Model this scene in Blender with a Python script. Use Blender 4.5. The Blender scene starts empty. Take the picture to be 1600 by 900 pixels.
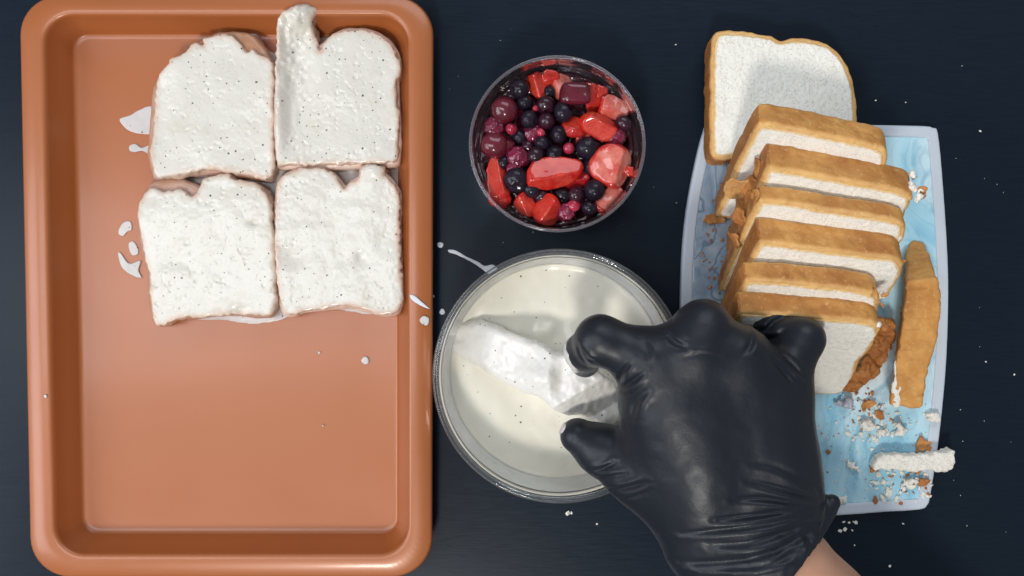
import bpy, bmesh, math, random
import numpy as np
from mathutils import Matrix, Vector, Euler

random.seed(7); RNG = np.random.default_rng(7)
SC = bpy.context.scene
COL = SC.collection
S = 0.0005            # metres per unit: one unit is half a millimetre on the table
H = 1364.0            # camera height in units
R = math.radians

# ------------------------------------------------------------------ camera, world, lamps, exposure
cam_d = bpy.data.cameras.new('camera'); cam = bpy.data.objects.new('camera', cam_d); COL.objects.link(cam)
cam.location = (0, 0, H*S); cam.rotation_euler = (0, 0, 0)
cam_d.sensor_width = 36; cam_d.angle = 2*math.atan(800/H)
cam_d.clip_start = 0.01; cam_d.clip_end = 50
SC.camera = cam

w = bpy.data.worlds.new('World'); SC.world = w; w.use_nodes = True
bg = w.node_tree.nodes['Background']
bg.inputs[0].default_value = (0.88, 0.94, 1.0, 1); bg.inputs[1].default_value = 0.20

def area(name, loc, target, sx, sy, power, col):
    l = bpy.data.lights.new(name, 'AREA'); l.shape = 'RECTANGLE'; l.size = sx; l.size_y = sy
    l.energy = power; l.color = col
    o = bpy.data.objects.new(name, l); COL.objects.link(o); o.location = loc
    o.rotation_euler = (Vector(target)-Vector(loc)).to_track_quat('-Z', 'Y').to_euler()
    return o
area('key_lamp', (-0.42, -1.85, 2.6), (0, 0, 0), 0.45, 0.45, 42, (1.0, 0.96, 0.90))
area('ceiling_lamp', (-0.88, 0.0, 2.0), (-0.3, 0, 0), 0.55, 1.2, 8.5, (0.93, 0.95, 1.0))
area('window_light', (0.35, 1.9, 1.6), (0, 0.1, 0), 1.8, 1.1, 15, (0.86, 0.93, 1.0))
area('side_window_light', (-1.75, -0.35, 1.15), (0, 0, 0), 1.3, 0.9, 15, (0.88, 0.92, 1.0))

SC.view_settings.view_transform = 'Standard'; SC.view_settings.look = 'None'
SC.view_settings.exposure = 0.36; SC.view_settings.gamma = 1.0
SC.cycles.caustics_refractive = False; SC.cycles.caustics_reflective = False
SC.cycles.max_bounces = 10; SC.cycles.transmission_bounces = 8; SC.cycles.transparent_max_bounces = 10
SC.cycles.use_denoising = True

# ------------------------------------------------------------------ geometry helpers
def P(px, py, z=0.0):
    """the place on the level z where a direction measured in the photograph meets it (units)"""
    f = 1 - z/H
    return np.array([(px-800)*f, (450-py)*f, z])

def setp(o, label=None, cat=None, group=None, kind=None):
    if label: o['label'] = label
    if cat: o['category'] = cat
    if group: o['group'] = group
    if kind: o['kind'] = kind
    return o

def mk(name, v, f, mats, parent=None, origin=None, smooth=True, midx=None, attr=None, **kw):
    """v in units. origin (units) is subtracted; top-level meshes default to their own base centre"""
    v = np.asarray(v, float)
    if origin is None:
        origin = np.array([0., 0., 0.]) if parent is not None else \
            np.array([(v[:, 0].min()+v[:, 0].max())/2, (v[:, 1].min()+v[:, 1].max())/2, v[:, 2].min()])
    me = bpy.data.meshes.new(name)
    me.from_pydata(((v-origin)*S).tolist(), [], [tuple(map(int, q)) for q in f])
    if not isinstance(mats, (list, tuple)): mats = [mats]
    for m in mats: me.materials.append(m)
    if smooth: me.polygons.foreach_set('use_smooth', [True]*len(me.polygons))
    if attr is None and any(m_.name.startswith(('bread_cr', 'crust_b', 'browned')) for m_ in mats): attr = np.full(len(v), 20.)
    if midx is not None: me.polygons.foreach_set('material_index', [int(i) for i in midx])
    if attr is not None: me.attributes.new('edge', 'FLOAT', 'POINT').data.foreach_set('value', np.asarray(attr, np.float32))
    me.update()
    o = bpy.data.objects.new(name, me); COL.objects.link(o)
    if parent is not None: o.parent = parent
    else: o.location = tuple(np.asarray(origin)*S)
    return setp(o, **kw)

def empty(name, loc, **kw):
    o = bpy.data.objects.new(name, None); COL.objects.link(o); o.empty_display_size = .02
    o.location = tuple(np.asarray(loc, float)*S); return setp(o, **kw)

# value noise
_T = RNG.random((64, 64, 64))
def vn(x, y, z, sc=1.0, seed=0):
    x = np.asarray(x, float)/sc+seed*7.31; y = np.asarray(y, float)/sc+seed*3.77; z = np.asarray(z, float)/sc+seed*5.13
    xi = np.floor(x).astype(int); yi = np.floor(y).astype(int); zi = np.floor(z).astype(int)
    fx = x-xi; fy = y-yi; fz = z-zi
    fx = fx*fx*(3-2*fx); fy = fy*fy*(3-2*fy); fz = fz*fz*(3-2*fz)
    a = lambda i, j, k: _T[(xi+i) & 63, (yi+j) & 63, (zi+k) & 63]
    c00 = a(0,0,0)*(1-fx)+a(1,0,0)*fx; c10 = a(0,1,0)*(1-fx)+a(1,1,0)*fx
    c01 = a(0,0,1)*(1-fx)+a(1,0,1)*fx; c11 = a(0,1,1)*(1-fx)+a(1,1,1)*fx
    return ((c00*(1-fy)+c10*fy)*(1-fz)+(c01*(1-fy)+c11*fy)*fz)*2-1

def grid(lo, hi, h):
    lo = np.array(lo, float)-2*h; hi = np.array(hi, float)+2*h
    n = np.ceil((hi-lo)/h).astype(int)+1
    ax = [lo[i]+h*np.arange(n[i]) for i in range(3)]
    X, Y, Z = np.meshgrid(*ax, indexing='ij')
    return X, Y, Z, lo, h

def nets(F, lo, h):
    """naive surface nets: closed quad mesh of F = 0"""
    s = F < 0
    n = np.array(F.shape)
    cs = np.zeros(n-1, int)
    offs = [(i, j, k) for i in (0, 1) for j in (0, 1) for k in (0, 1)]
    for (i, j, k) in offs:
        cs += s[i:n[0]-1+i, j:n[1]-1+j, k:n[2]-1+k]
    act = np.argwhere((cs > 0) & (cs < 8))
    idx = -np.ones(n-1, int); idx[act[:, 0], act[:, 1], act[:, 2]] = np.arange(len(act))
    acc = np.zeros((len(act), 3)); cnt = np.zeros(len(act))
    for a in offs:
        for d in range(3):
            if a[d] == 1: continue
            b = list(a); b[d] = 1
            fa = F[act[:, 0]+a[0], act[:, 1]+a[1], act[:, 2]+a[2]]
            fb = F[act[:, 0]+b[0], act[:, 1]+b[1], act[:, 2]+b[2]]
            m = (fa < 0) != (fb < 0)
            t = np.where(m, fa/np.where(fa-fb == 0, 1, fa-fb), 0)
            p = np.tile(np.array(a, float), (len(act), 1)); p[:, d] += t
            acc[m] += p[m]; cnt[m] += 1
    v = (act+acc/np.maximum(cnt, 1)[:, None])*h+lo
    faces = []
    for d in range(3):
        u, w_ = (d+1) % 3, (d+2) % 3
        sl0 = [slice(None)]*3; sl1 = [slice(None)]*3
        sl0[d] = slice(0, n[d]-1); sl1[d] = slice(1, n[d])
        for q in (u, w_): sl0[q] = slice(1, n[q]-1); sl1[q] = slice(1, n[q]-1)
        A = s[tuple(sl0)]; B = s[tuple(sl1)]
        e = np.argwhere(A != B)
        if not len(e): continue
        fl = A[e[:, 0], e[:, 1], e[:, 2]]
        base = e.copy(); base[:, u] += 1; base[:, w_] += 1
        def cell(du, dw):
            c = base.copy(); c[:, u] -= du; c[:, w_] -= dw
            return idx[c[:, 0], c[:, 1], c[:, 2]]
        q = np.stack([cell(1, 1), cell(0, 1), cell(0, 0), cell(1, 0)], 1)
        q[~fl] = q[~fl][:, ::-1]
        faces.append(q)
    return v, np.concatenate(faces)

def spline(pts, k=5, closed=True):
    p = np.array(pts, float); n = len(p); out = []
    for i in range(n):
        a, b, c, d = p[i-1], p[i], p[(i+1) % n], p[(i+2) % n]
        for j in range(k):
            t = j/k
            out.append(.5*((2*b)+(c-a)*t+(2*a-5*b+4*c-d)*t*t+(3*b-a-3*c+d)*t**3))
    return np.array(out)

def poly2(X, Y, poly):
    """signed distance to a closed 2D polygon"""
    sh = X.shape; x = X.ravel(); y = Y.ravel()
    d2 = np.full(x.shape, 1e18); ins = np.zeros(x.shape, bool)
    n = len(poly)
    for i in range(n):
        ax_, ay = poly[i]; bx, by = poly[(i+1) % n]
        ex, ey = bx-ax_, by-ay; L = ex*ex+ey*ey+1e-12
        t = np.clip(((x-ax_)*ex+(y-ay)*ey)/L, 0, 1)
        d2 = np.minimum(d2, (x-ax_-t*ex)**2+(y-ay-t*ey)**2)
        c = (ay > y) != (by > y)
        if abs(ey) > 1e-12: ins ^= c & (x < ex*(y-ay)/ey+ax_)
    return (np.sqrt(d2)*np.where(ins, -1, 1)).reshape(sh)

def extr(d2, dz, r):
    a = d2+r; b = dz+r
    return np.sqrt(np.maximum(a, 0)**2+np.maximum(b, 0)**2)+np.minimum(np.maximum(a, b), 0)-r

def smin(a, b, k):
    h = np.clip(.5+.5*(b-a)/k, 0, 1)
    return b*(1-h)+a*h-k*h*(1-h)

def cone(X, Y, Z, a, b, ra, rb):
    a = np.asarray(a, float); d = np.asarray(b, float)-a
    t = np.clip(((X-a[0])*d[0]+(Y-a[1])*d[1]+(Z-a[2])*d[2])/(d@d+1e-9), 0, 1)
    return np.sqrt((X-a[0]-t*d[0])**2+(Y-a[1]-t*d[1])**2+(Z-a[2]-t*d[2])**2)-(ra+(rb-ra)*t)

def slab(poly, z0, z1, h, r=4, edge=(2.5, 7), face=(.8, 5), seed=0, ztop=None, inset=0, extra=None):
    """rounded rough slab over a 2D outline (array, units)"""
    hi_z = z1 if ztop is None else max(z1, ztop.maxz)
    X, Y, Z, lo, h = grid((poly[:, 0].min()-4, poly[:, 1].min()-4, z0-2), (poly[:, 0].max()+4, poly[:, 1].max()+4, hi_z+2), h)
    d = poly2(X[:, :, 0], Y[:, :, 0], poly)[:, :, None]+inset
    zt = z1 if ztop is None else ztop(X[:, :, 0], Y[:, :, 0])[:, :, None]
    d = d+edge[0]*vn(X, Y, Z*.6, edge[1], seed)+edge[0]*.8*vn(X, Y, Z, edge[1]*2.7, seed+1)
    dz = np.maximum(z0-Z, Z-zt)+np.zeros_like(Z)
    F = extr(d, dz, r)+face[0]*vn(X, Y, Z, face[1], seed+2)
    if extra is not None: F = extra(F, X, Y, Z)
    return nets(F, lo, h)

def edge_d(v, poly): return -poly2(v[:, :1], v[:, 1:2], poly).ravel()

def loft(loops, cap0=True, cap1=True):
    n = len(loops[0]); v = np.concatenate([np.asarray(l, float) for l in loops]); f = []
    for i in range(len(loops)-1):
        for j in range(n):
            k = (j+1) % n
            f.append((i*n+j, i*n+k, (i+1)*n+k, (i+1)*n+j))
    if cap0: f.append(tuple(range(n))[::-1])
    if cap1: f.append(tuple(range((len(loops)-1)*n, len(loops)*n)))
    return v, f

def rrect(c, r, z, n=10):
    """rounded quad: corners TL TR BR BL (2D world units)"""
    c = [np.array(q[:2], float) for q in c]; out = []
    for i in range(4):
        p, q, s = c[i-1], c[i], c[(i+1) % 4]
        a = (p-q)/np.linalg.norm(p-q); b = (s-q)/np.linalg.norm(s-q)
        p0, p3 = q+a*r, q+b*r; p1, p2 = q+a*r*.45, q+b*r*.45
        for j in range(n+1):
            t = j/n
            o = (1-t)**3*p0+3*(1-t)**2*t*p1+3*(1-t)*t*t*p2+t**3*p3
            out.append((o[0], o[1], z))
    return out

def lathe(prof, n, cx, cy, rmod=None):
    v = []; f = []
    for i, (r, z) in enumerate(prof):
        for j in range(n):
            a = 2*math.pi*j/n
            rr = r+(rmod(i, j) if rmod else 0)
            v.append((cx+rr*math.cos(a), cy+rr*math.sin(a), z))
    for i in range(len(prof)-1):
        for j in range(n):
            k = (j+1) % n
            f.append((i*n+j, i*n+k, (i+1)*n+k, (i+1)*n+j))
    return v, f

# ------------------------------------------------------------------ material helpers
class MT:
    def __init__(s, name):
        s.m = bpy.data.materials.new(name); s.m.use_nodes = True
        s.t = s.m.node_tree; s.b = s.t.nodes['Principled BSDF']
        s.co = s.t.nodes.new('ShaderNodeTexCoord'); oi = s.t.nodes.new('ShaderNodeObjectInfo')
        ad = s.t.nodes.new('ShaderNodeVectorMath'); ad.operation = 'ADD'
        mu = s.t.nodes.new('ShaderNodeMath'); mu.operation = 'MULTIPLY'; mu.inputs[1].default_value = 3.7
        s.l(oi.outputs['Random'], mu.inputs[0]); s.l(s.co.outputs['Object'], ad.inputs[0]); s.l(mu.outputs[0], ad.inputs[1])
        s.vec = ad.outputs[0]
    def l(s, a, b): s.t.links.new(a, b)
    def set(s, **k):
        for a, v in k.items():
            i = s.b.inputs[a.replace('_', ' ')]
            i.default_value = (*v, 1) if isinstance(v, tuple) and len(v) == 3 and i.type == 'RGBA' else v
        return s
    def noise(s, scale, detail=4, rough=.55, vec=None, stretch=None):
        n = s.t.nodes.new('ShaderNodeTexNoise'); n.inputs['Scale'].default_value = scale
        n.inputs['Detail'].default_value = detail; n.inputs['Roughness'].default_value = rough
        v = vec or s.vec
        if stretch:
            m = s.t.nodes.new('ShaderNodeMapping'); m.inputs['Scale'].default_value = stretch
            if len(stretch) > 3: pass
            s.l(v, m.inputs['Vector']); v = m.outputs[0]
        s.l(v, n.inputs['Vector']); return n.outputs['Fac']
    def voro(s, scale, vec=None, feature='F1'):
        n = s.t.nodes.new('ShaderNodeTexVoronoi'); n.inputs['Scale'].default_value = scale; n.feature = feature
        s.l(vec or s.vec, n.inputs['Vector']); return n.outputs['Distance'], n.outputs['Color']
    def ramp(s, fac, stops, interp='LINEAR'):
        n = s.t.nodes.new('ShaderNodeValToRGB'); e = n.color_ramp; e.interpolation = interp
        while len(e.elements) < len(stops): e.elements.new(.5)
        for el, (p, c) in zip(e.elements, stops):
            el.position = p; el.color = (*c, 1) if isinstance(c, tuple) else (c, c, c, 1)
        s.l(fac, n.inputs[0]); return n.outputs[0]
    def mix(s, fac, a, b, mode='MIX'):
        n = s.t.nodes.new('ShaderNodeMix'); n.data_type = 'RGBA'; n.blend_type = mode
        for v, i in ((fac, n.inputs[0]), (a, n.inputs[6]), (b, n.inputs[7])):
            if hasattr(v, 'links'): s.l(v, i)
            elif isinstance(v, tuple): i.default_value = (*v, 1)
            else: i.default_value = v
        return n.outputs[2]
    def math(s, op, a, b=0.0):
        n = s.t.nodes.new('ShaderNodeMath'); n.operation = op
        for v, i in ((a, n.inputs[0]), (b, n.inputs[1])):
            if hasattr(v, 'links'): s.l(v, i)
            else: i.default_value = v
        return n.outputs[0]
    def color(s, c): s.l(c, s.b.inputs['Base Color']); return s
    def rough(s, c): s.l(c, s.b.inputs['Roughness']); return s
    def bump(s, hgt, strength=.5, dist=.001):
        n = s.t.nodes.new('ShaderNodeBump'); n.inputs['Strength'].default_value = strength; n.inputs['Distance'].default_value = dist
        s.l(hgt, n.inputs['Height'])
        prev = s.b.inputs['Normal'].links
        if prev: s.l(prev[0].from_socket, n.inputs['Normal'])
        s.l(n.outputs[0], s.b.inputs['Normal']); return s
    def specks(s, scale, size, prob):
        d, c = s.voro(scale)
        sep = s.t.nodes.new('ShaderNodeSeparateColor'); s.l(c, sep.inputs[0])
        r = s.math('MULTIPLY', sep.outputs[0], size)
        hit = s.math('LESS_THAN', d, r)
        on = s.math('LESS_THAN', sep.outputs[1], prob)
        return s.math('MULTIPLY', hit, on)

M = {}
def mat_table():
    m = MT('dark_laminate')
    g = m.noise(60, 5, .6, stretch=(1, 22, 1))
    b = m.noise(3, 2)
    m.color(m.mix(m.ramp(g, [(.3, 0.), (.75, 1.)]), (.0050, .0105, .0195), (.0075, .0145, .0255)))
    m.rough(m.ramp(g, [(.3, .27), (.8, .36)]))
    m.bump(g, .05, .0003); m.set(Specular_IOR_Level=.20); return m.m
def mat_tray():
    m = MT('copper_enamel')
    n = m.noise(9, 3)
    m.color(m.mix(n, (.35, .103, .027), (.39, .117, .033)))
    m.set(Metallic=.05, Roughness=.29, Specular_IOR_Level=.6, Coat_Weight=.22, Coat_Roughness=.14)
    m.rough(m.ramp(m.noise(12, 6, .65), [(.3, .33), (.75, .42)]))
    m.bump(m.noise(500, 2), .05, .0003); return m.m
def mat_crumb():
    m = MT('bread_crumb')
    d, c = m.voro(480); wob = m.noise(620, 3, .7)
    pore = m.ramp(m.math('ADD', m.noise(760, 2, .6), m.math('MULTIPLY', m.noise(70, 2), .16)), [(.64, 0.), (.80, 1.)])
    hole = m.math('MULTIPLY', m.ramp(m.math('ADD', d, m.math('MULTIPLY', wob, .3)), [(.20, 1.), (.34, 0.)]), m.ramp(m.noise(55, 2), [(.45, 0.), (.6, 1.)]))
    n = m.noise(60, 5)
    col = m.mix(n, (.79, .755, .675), (.88, .86, .80))
    col = m.mix(m.math('MULTIPLY', m.math('MAXIMUM', pore, hole), .24), col, (.42, .37, .28))  # tiny shadows in pores and holes, darkened into the crumb colour
    at = m.t.nodes.new('ShaderNodeAttribute'); at.attribute_name = 'edge'
    e = m.math('ADD', at.outputs['Fac'], m.math('MULTIPLY', m.math('SUBTRACT', m.noise(160, 3), .5), 5.))
    col = m.mix(m.ramp(m.math('MULTIPLY', e, .1), [(.62, 1.), (.95, .42), (1., .0)]), col, (.72, .46, .17))
    m.color(col); m.set(Roughness=.85, Subsurface_Weight=.15, Subsurface_Radius=(.9, .7, .5), Subsurface_Scale=.002, Specular_IOR_Level=.2)
    m.bump(m.noise(900, 4, .7), .5, .0006); m.bump(m.math('SUBTRACT', 1., m.math('MAXIMUM', pore, hole)), .6, .0006); return m.m
def mat_crust(name='bread_crust', a=(.57, .255, .062), b=(.73, .385, .120), c=(.38, .140, .032)):
    m = MT(name)
    n = m.noise(75, 6, .62); n2 = m.noise(22, 4, .6)
    mp = m.t.nodes.new('ShaderNodeMapping'); mp.inputs['Rotation'].default_value = (0, 0.9, 0.6); mp.inputs['Scale'].default_value = (22, 160, 40)
    m.l(m.vec, mp.inputs[0]); st = m.noise(1.0, 4, .6, vec=mp.outputs[0])
    col = m.mix(m.ramp(n, [(.32, 0.), (.68, 1.)]), a, b)
    col = m.mix(m.ramp(n2, [(.42, 0.), (.66, .85)]), col, c)
    col = m.mix(m.ramp(st, [(.60, 0.), (.72, .5)]), col, c)
    fl = m.noise(420, 3, .6)
    col = m.mix(m.ramp(fl, [(.60, 0.), (.72, .5)]), col, (.82, .58, .30))
    at = m.t.nodes.new('ShaderNodeAttribute'); at.attribute_name = 'edge'
    e = m.math('ADD', at.outputs['Fac'], m.math('MULTIPLY', m.math('SUBTRACT', m.noise(140, 3), .5), 5.))
    col = m.mix(m.ramp(m.math('MULTIPLY', e, .1), [(.0, .6), (.25, .3), (.6, .0)]), col, (.83, .58, .26))
    m.color(col); m.set(Roughness=.6, Specular_IOR_Level=.3)
    m.bump(m.noise(300, 5, .65), .55, .0011); m.bump(st, .35, .0012); m.bump(m.noise(60, 4, .55), .25, .002); return m.m
def mat_soaked():
    m = MT('soaked_crumb')
    n = m.noise(45, 5); d, c = m.voro(260)
    col = m.mix(n, (.62, .585, .515), (.70, .68, .625))
    col = m.mix(m.math('MULTIPLY', m.ramp(d, [(.06, 1.), (.2, 0.)]), .22), col, (.44, .40, .33))
    pat = m.noise(38, 5, .6)
    col = m.mix(m.ramp(pat, [(.55, 0.), (.72, .55)]), col, (.56, .52, .42))
    at = m.t.nodes.new('ShaderNodeAttribute'); at.attribute_name = 'edge'
    e = m.math('ADD', at.outputs['Fac'], m.math('MULTIPLY', m.math('SUBTRACT', m.noise(90, 4), .5), 16.))
    col = m.mix(m.ramp(m.math('MULTIPLY', e, .08), [(.05, .85), (.45, .3), (.8, .0)]), col, (.58, .40, .30))
    sp = m.math('MAXIMUM', m.specks(340, .22, .26), m.specks(190, .17, .42))
    col = m.mix(m.math('MULTIPLY', sp, .9), col, (.035, .03, .025))
    m.color(col); m.set(Roughness=.40, Specular_IOR_Level=.4, Subsurface_Weight=.2, Subsurface_Radius=(1., .8, .6), Subsurface_Scale=.002, Coat_Weight=.5, Coat_Roughness=.13)
    m.bump(m.noise(520, 4, .65), .3, .0005); m.bump(m.ramp(m.math('ADD', d, m.math('MULTIPLY', m.noise(400, 2), .3)), [(.16, 0.), (.34, 1.)]), .4, .0007); m.bump(m.noise(110, 3, .5), .2, .001); return m.m
def mat_batter(name='batter', a=(.77, .735, .62), b=(.83, .80, .70), sp_amt=.9, alpha=None, rough=.22):
    m = MT(name)
    col = m.mix(m.noise(25, 3), a, b)
    sp = m.math('MAXIMUM', m.specks(260, .17, .30), m.specks(140, .12, .5))
    m.color(m.mix(m.math('MULTIPLY', sp, sp_amt), col, (.05, .045, .035)))
    m.set(Roughness=rough, Specular_IOR_Level=.45, Subsurface_Weight=.25, Subsurface_Radius=(1., .85, .6), Subsurface_Scale=.003)
    m.bump(m.noise(60, 2), .12, .001)
    if alpha is not None: m.l(m.ramp(m.noise(40, 3, .6), [(.3, alpha*.75), (.7, alpha)]), m.b.inputs['Alpha'])
    return m.m
def mat_glass(name, col, rough, ior=1.45, haze=0.0, hcol=(.8, .82, .84)):
    # thin clear wall: lets light straight through, mirrors more at grazing angles
    m = MT(name); t = m.t; t.nodes.remove(m.b)
    tr = t.nodes.new('ShaderNodeBsdfTransparent'); tr.inputs[0].default_value = (*col, 1)
    gl = t.nodes.new('ShaderNodeBsdfGlossy'); gl.inputs['Roughness'].default_value = rough
    fr = t.nodes.new('ShaderNodeFresnel'); fr.inputs['IOR'].default_value = ior
    mx = t.nodes.new('ShaderNodeMixShader'); out = [n for n in t.nodes if n.type == 'OUTPUT_MATERIAL'][0]
    m.l(fr.outputs[0], mx.inputs[0]); m.l(tr.outputs[0], mx.inputs[1]); m.l(gl.outputs[0], mx.inputs[2]); 
    df = t.nodes.new('ShaderNodeBsdfDiffuse'); df.inputs[0].default_value = (*hcol, 1); tl = t.nodes.new('ShaderNodeBsdfTranslucent'); tl.inputs[0].default_value = (*hcol, 1)
    hz = t.nodes.new('ShaderNodeMixShader'); hz.inputs[0].default_value = .5; m.l(df.outputs[0], hz.inputs[1]); m.l(tl.outputs[0], hz.inputs[2])
    m2 = t.nodes.new('ShaderNodeMixShader'); m2.inputs[0].default_value = haze; m.l(mx.outputs[0], m2.inputs[1]); m.l(hz.outputs[0], m2.inputs[2])
    m.l(m2.outputs[0], out.inputs[0])
    return m.m
def mat_plain(name, col, rough, bump=None, var=None, **k):
    m = MT(name); m.set(Base_Color=col, Roughness=rough, **k)
    if var: m.color(m.mix(m.ramp(m.noise(var[0], 4), [(.35, 0.), (.65, 1.)]), col, var[1]))
    if bump: m.bump(m.noise(bump[0], 4), bump[1], bump[2])
    return m.m
def mat_marble():
    m = MT('blue_marble')
    n = m.t.nodes.new('ShaderNodeTexNoise'); n.inputs['Scale'].default_value = 9; n.inputs['Detail'].default_value = 3
    m.l(m.vec, n.inputs['Vector'])
    v = m.t.nodes.new('ShaderNodeVectorMath'); v.operation = 'MULTIPLY_ADD'
    v.inputs[1].default_value = (.16, .16, .16); m.l(n.outputs['Color'], v.inputs[0]); m.l(m.co.outputs['Object'], v.inputs[2])
    big = m.noise(11, 3, .5, vec=v.outputs[0], stretch=(1.6, .8, 1))
    med = m.noise(34, 5, .6, vec=v.outputs[0], stretch=(1.5, .6, 1))
    w_ = m.t.nodes.new('ShaderNodeTexWave'); w_.inputs['Scale'].default_value = 17; w_.inputs['Distortion'].default_value = 9
    w_.inputs['Detail'].default_value = 3; m.l(v.outputs[0], w_.inputs['Vector'])
    col = m.ramp(big, [(.30, (.24, .54, .74)), (.45, (.42, .71, .85)), (.58, (.62, .81, .89)), (.75, (.76, .87, .92))])
    col = m.mix(m.ramp(med, [(.52, 0.), (.68, .8)]), col, (.20, .47, .64))
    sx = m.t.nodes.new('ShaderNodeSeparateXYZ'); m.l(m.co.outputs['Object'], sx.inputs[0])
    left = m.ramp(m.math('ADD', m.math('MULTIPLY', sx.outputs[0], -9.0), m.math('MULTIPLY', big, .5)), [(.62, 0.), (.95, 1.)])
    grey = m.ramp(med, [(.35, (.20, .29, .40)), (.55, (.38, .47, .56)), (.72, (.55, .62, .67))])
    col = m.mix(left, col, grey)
    vein = m.ramp(w_.outputs['Fac'], [(.0, 1.), (.07, .0)])
    col = m.mix(m.math('MULTIPLY', vein, m.ramp(left, [(0., .12), (1., .7)])), col, (.10, .17, .27))
    m.color(col); m.set(Roughness=.16, Specular_IOR_Level=.5); return m.m
def mat_glove():
    m = MT('black_nitrile')
    m.set(Base_Color=(.0065, .0095, .0155), Roughness=.42, Specular_IOR_Level=.38, Sheen_Weight=.05, Sheen_Roughness=.5)
    m.bump(m.noise(900, 3), .10, .0003); m.bump(m.noise(150, 4, .6, stretch=(1, 1.6, 1)), .10, .0009); m.bump(m.noise(34, 4, .55), .4, .002); return m.m
def mat_skin():
    m = MT('skin')
    m.color(m.mix(m.noise(60, 5), (.50, .26, .17), (.60, .33, .225)))
    m.set(Roughness=.5, Subsurface_Weight=.2, Subsurface_Radius=(1., .35, .2), Subsurface_Scale=.004)
    m.bump(m.noise(700, 4), .25, .0004); return m.m
def mat_fruit(name, a, b, scale=90, rough=.22, seeds=False, coat=1.0):
    m = MT(name)
    col = m.mix(m.ramp(m.noise(scale, 4, .6), [(.35, 0.), (.68, 1.)]), a, b)
    m.color(col); m.set(Roughness=max(rough, .4), Specular_IOR_Level=.12, Coat_Weight=coat, Coat_Roughness=.05, Subsurface_Weight=.15, Subsurface_Radius=(1., .3, .2), Subsurface_Scale=.002)
    m.bump(m.noise(240, 3, .6), .55, .0016)
    if seeds:
        d, c = m.voro(340); m.bump(m.ramp(d, [(.1, 0.), (.4, 1.)]), .6, .0006)
        m.color(m.mix(m.ramp(d, [(.10, .8), (.17, 0.)]), col, (.62, .30, .10)))
    return m.m

M['table'] = mat_table(); M['tray'] = mat_tray(); M['crumb'] = mat_crumb()
M['crust'] = mat_crust(); M['crust_side'] = mat_crust('browned_shaded_crust', (.40, .15, .036), (.54, .24, .07), (.26, .085, .02))  # side crust: browner bake and the side's shade both put into the colour
M['crust_bit'] = mat_crust('crust_bits', (.42, .16, .04), (.62, .30, .10), (.28, .09, .02))
M['soaked'] = mat_soaked()
M['wet_crust'] = mat_plain('wet_crust', (.62, .42, .33), .3, (200, .5, .001), (50, (.70, .58, .50)))
M['wet_brown'] = mat_plain('wet_brown_crust', (.40, .20, .11), .3, (160, .4, .001), (30, (.46, .32, .27)))
M['batter'] = mat_batter(); M['thin_batter'] = mat_batter('thin_batter', (.66, .60, .58), (.74, .70, .68), .8, .92)
M['film'] = mat_batter('batter_film', (.82, .82, .80), (.87, .87, .85), .3, .8, .25)
M['dipped'] = mat_batter('dipped_coat', (.70, .675, .63), (.77, .75, .71), .9)
M['white'] = mat_batter('batter_white', (.60, .58, .555), (.68, .66, .635), .8, .94)
M['splash'] = mat_batter('splash', (.60, .62, .66), (.68, .70, .74), .2)
M['glass'] = mat_glass('clear_glass', (.97, .985, .985), .04, 1.46, .035)
M['glass_rim'] = mat_glass('glass_rim', (.93, .96, .96), .05, 1.5, .07)
M['cup_rim'] = mat_glass('plastic_rim', (.93, .93, .95), .1, 1.45, .15, (.72, .68, .74))
M['cup'] = mat_glass('clear_plastic', (.96, .94, .96), .07, 1.45, .045, (.70, .62, .70))
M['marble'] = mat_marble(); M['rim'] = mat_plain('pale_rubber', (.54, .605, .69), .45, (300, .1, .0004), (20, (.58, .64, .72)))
M['glove'] = mat_glove(); M['skin'] = mat_skin()
M['straw_skin'] = mat_fruit('strawberry_skin', (.44, .010, .010), (.60, .030, .018), 60, .22, True)
M['straw_flesh'] = mat_fruit('strawberry_flesh', (.47, .016, .012), (.62, .065, .038))
M['straw_pink'] = mat_fruit('strawberry_pink', (.56, .075, .060), (.72, .26, .20))
M['straw_deep'] = mat_fruit('strawberry_deep', (.36, .010, .014), (.50, .03, .03))
M['cherry'] = mat_fruit('cherry', (.075, .006, .014), (.15, .012, .028), 50)
M['rasp'] = mat_fruit('raspberry', (.11, .006, .025), (.21, .014, .05), 60)
M['blue'] = mat_fruit('blueberry', (.008, .005, .010), (.020, .013, .026), 70, .36, coat=.35)
M['blue_red'] = mat_fruit('dark_berry', (.020, .004, .010), (.040, .008, .020), 70, .3, coat=.7)
M['aril'] = mat_fruit('pink_bead', (.30, .010, .035), (.46, .04, .08), 60)
M['juice'] = mat_fruit('dark_juice', (.035, .002, .009), (.09, .005, .018), 60, .1)

# ------------------------------------------------------------------ table
v, f = loft([rrect([(-1700, 1300), (1700, 1300), (1700, -1300), (-1700, -1300)], 40, z, 6) for z in (-60, -3)] +
            [rrect([(-1697, 1297), (1697, 1297), (1697, -1297), (-1697, -1297)], 40, 0, 6)])
mk('table_top', v, f, M['table'], smooth=False, kind='structure', label='dark navy laminate table top under everything')

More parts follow.
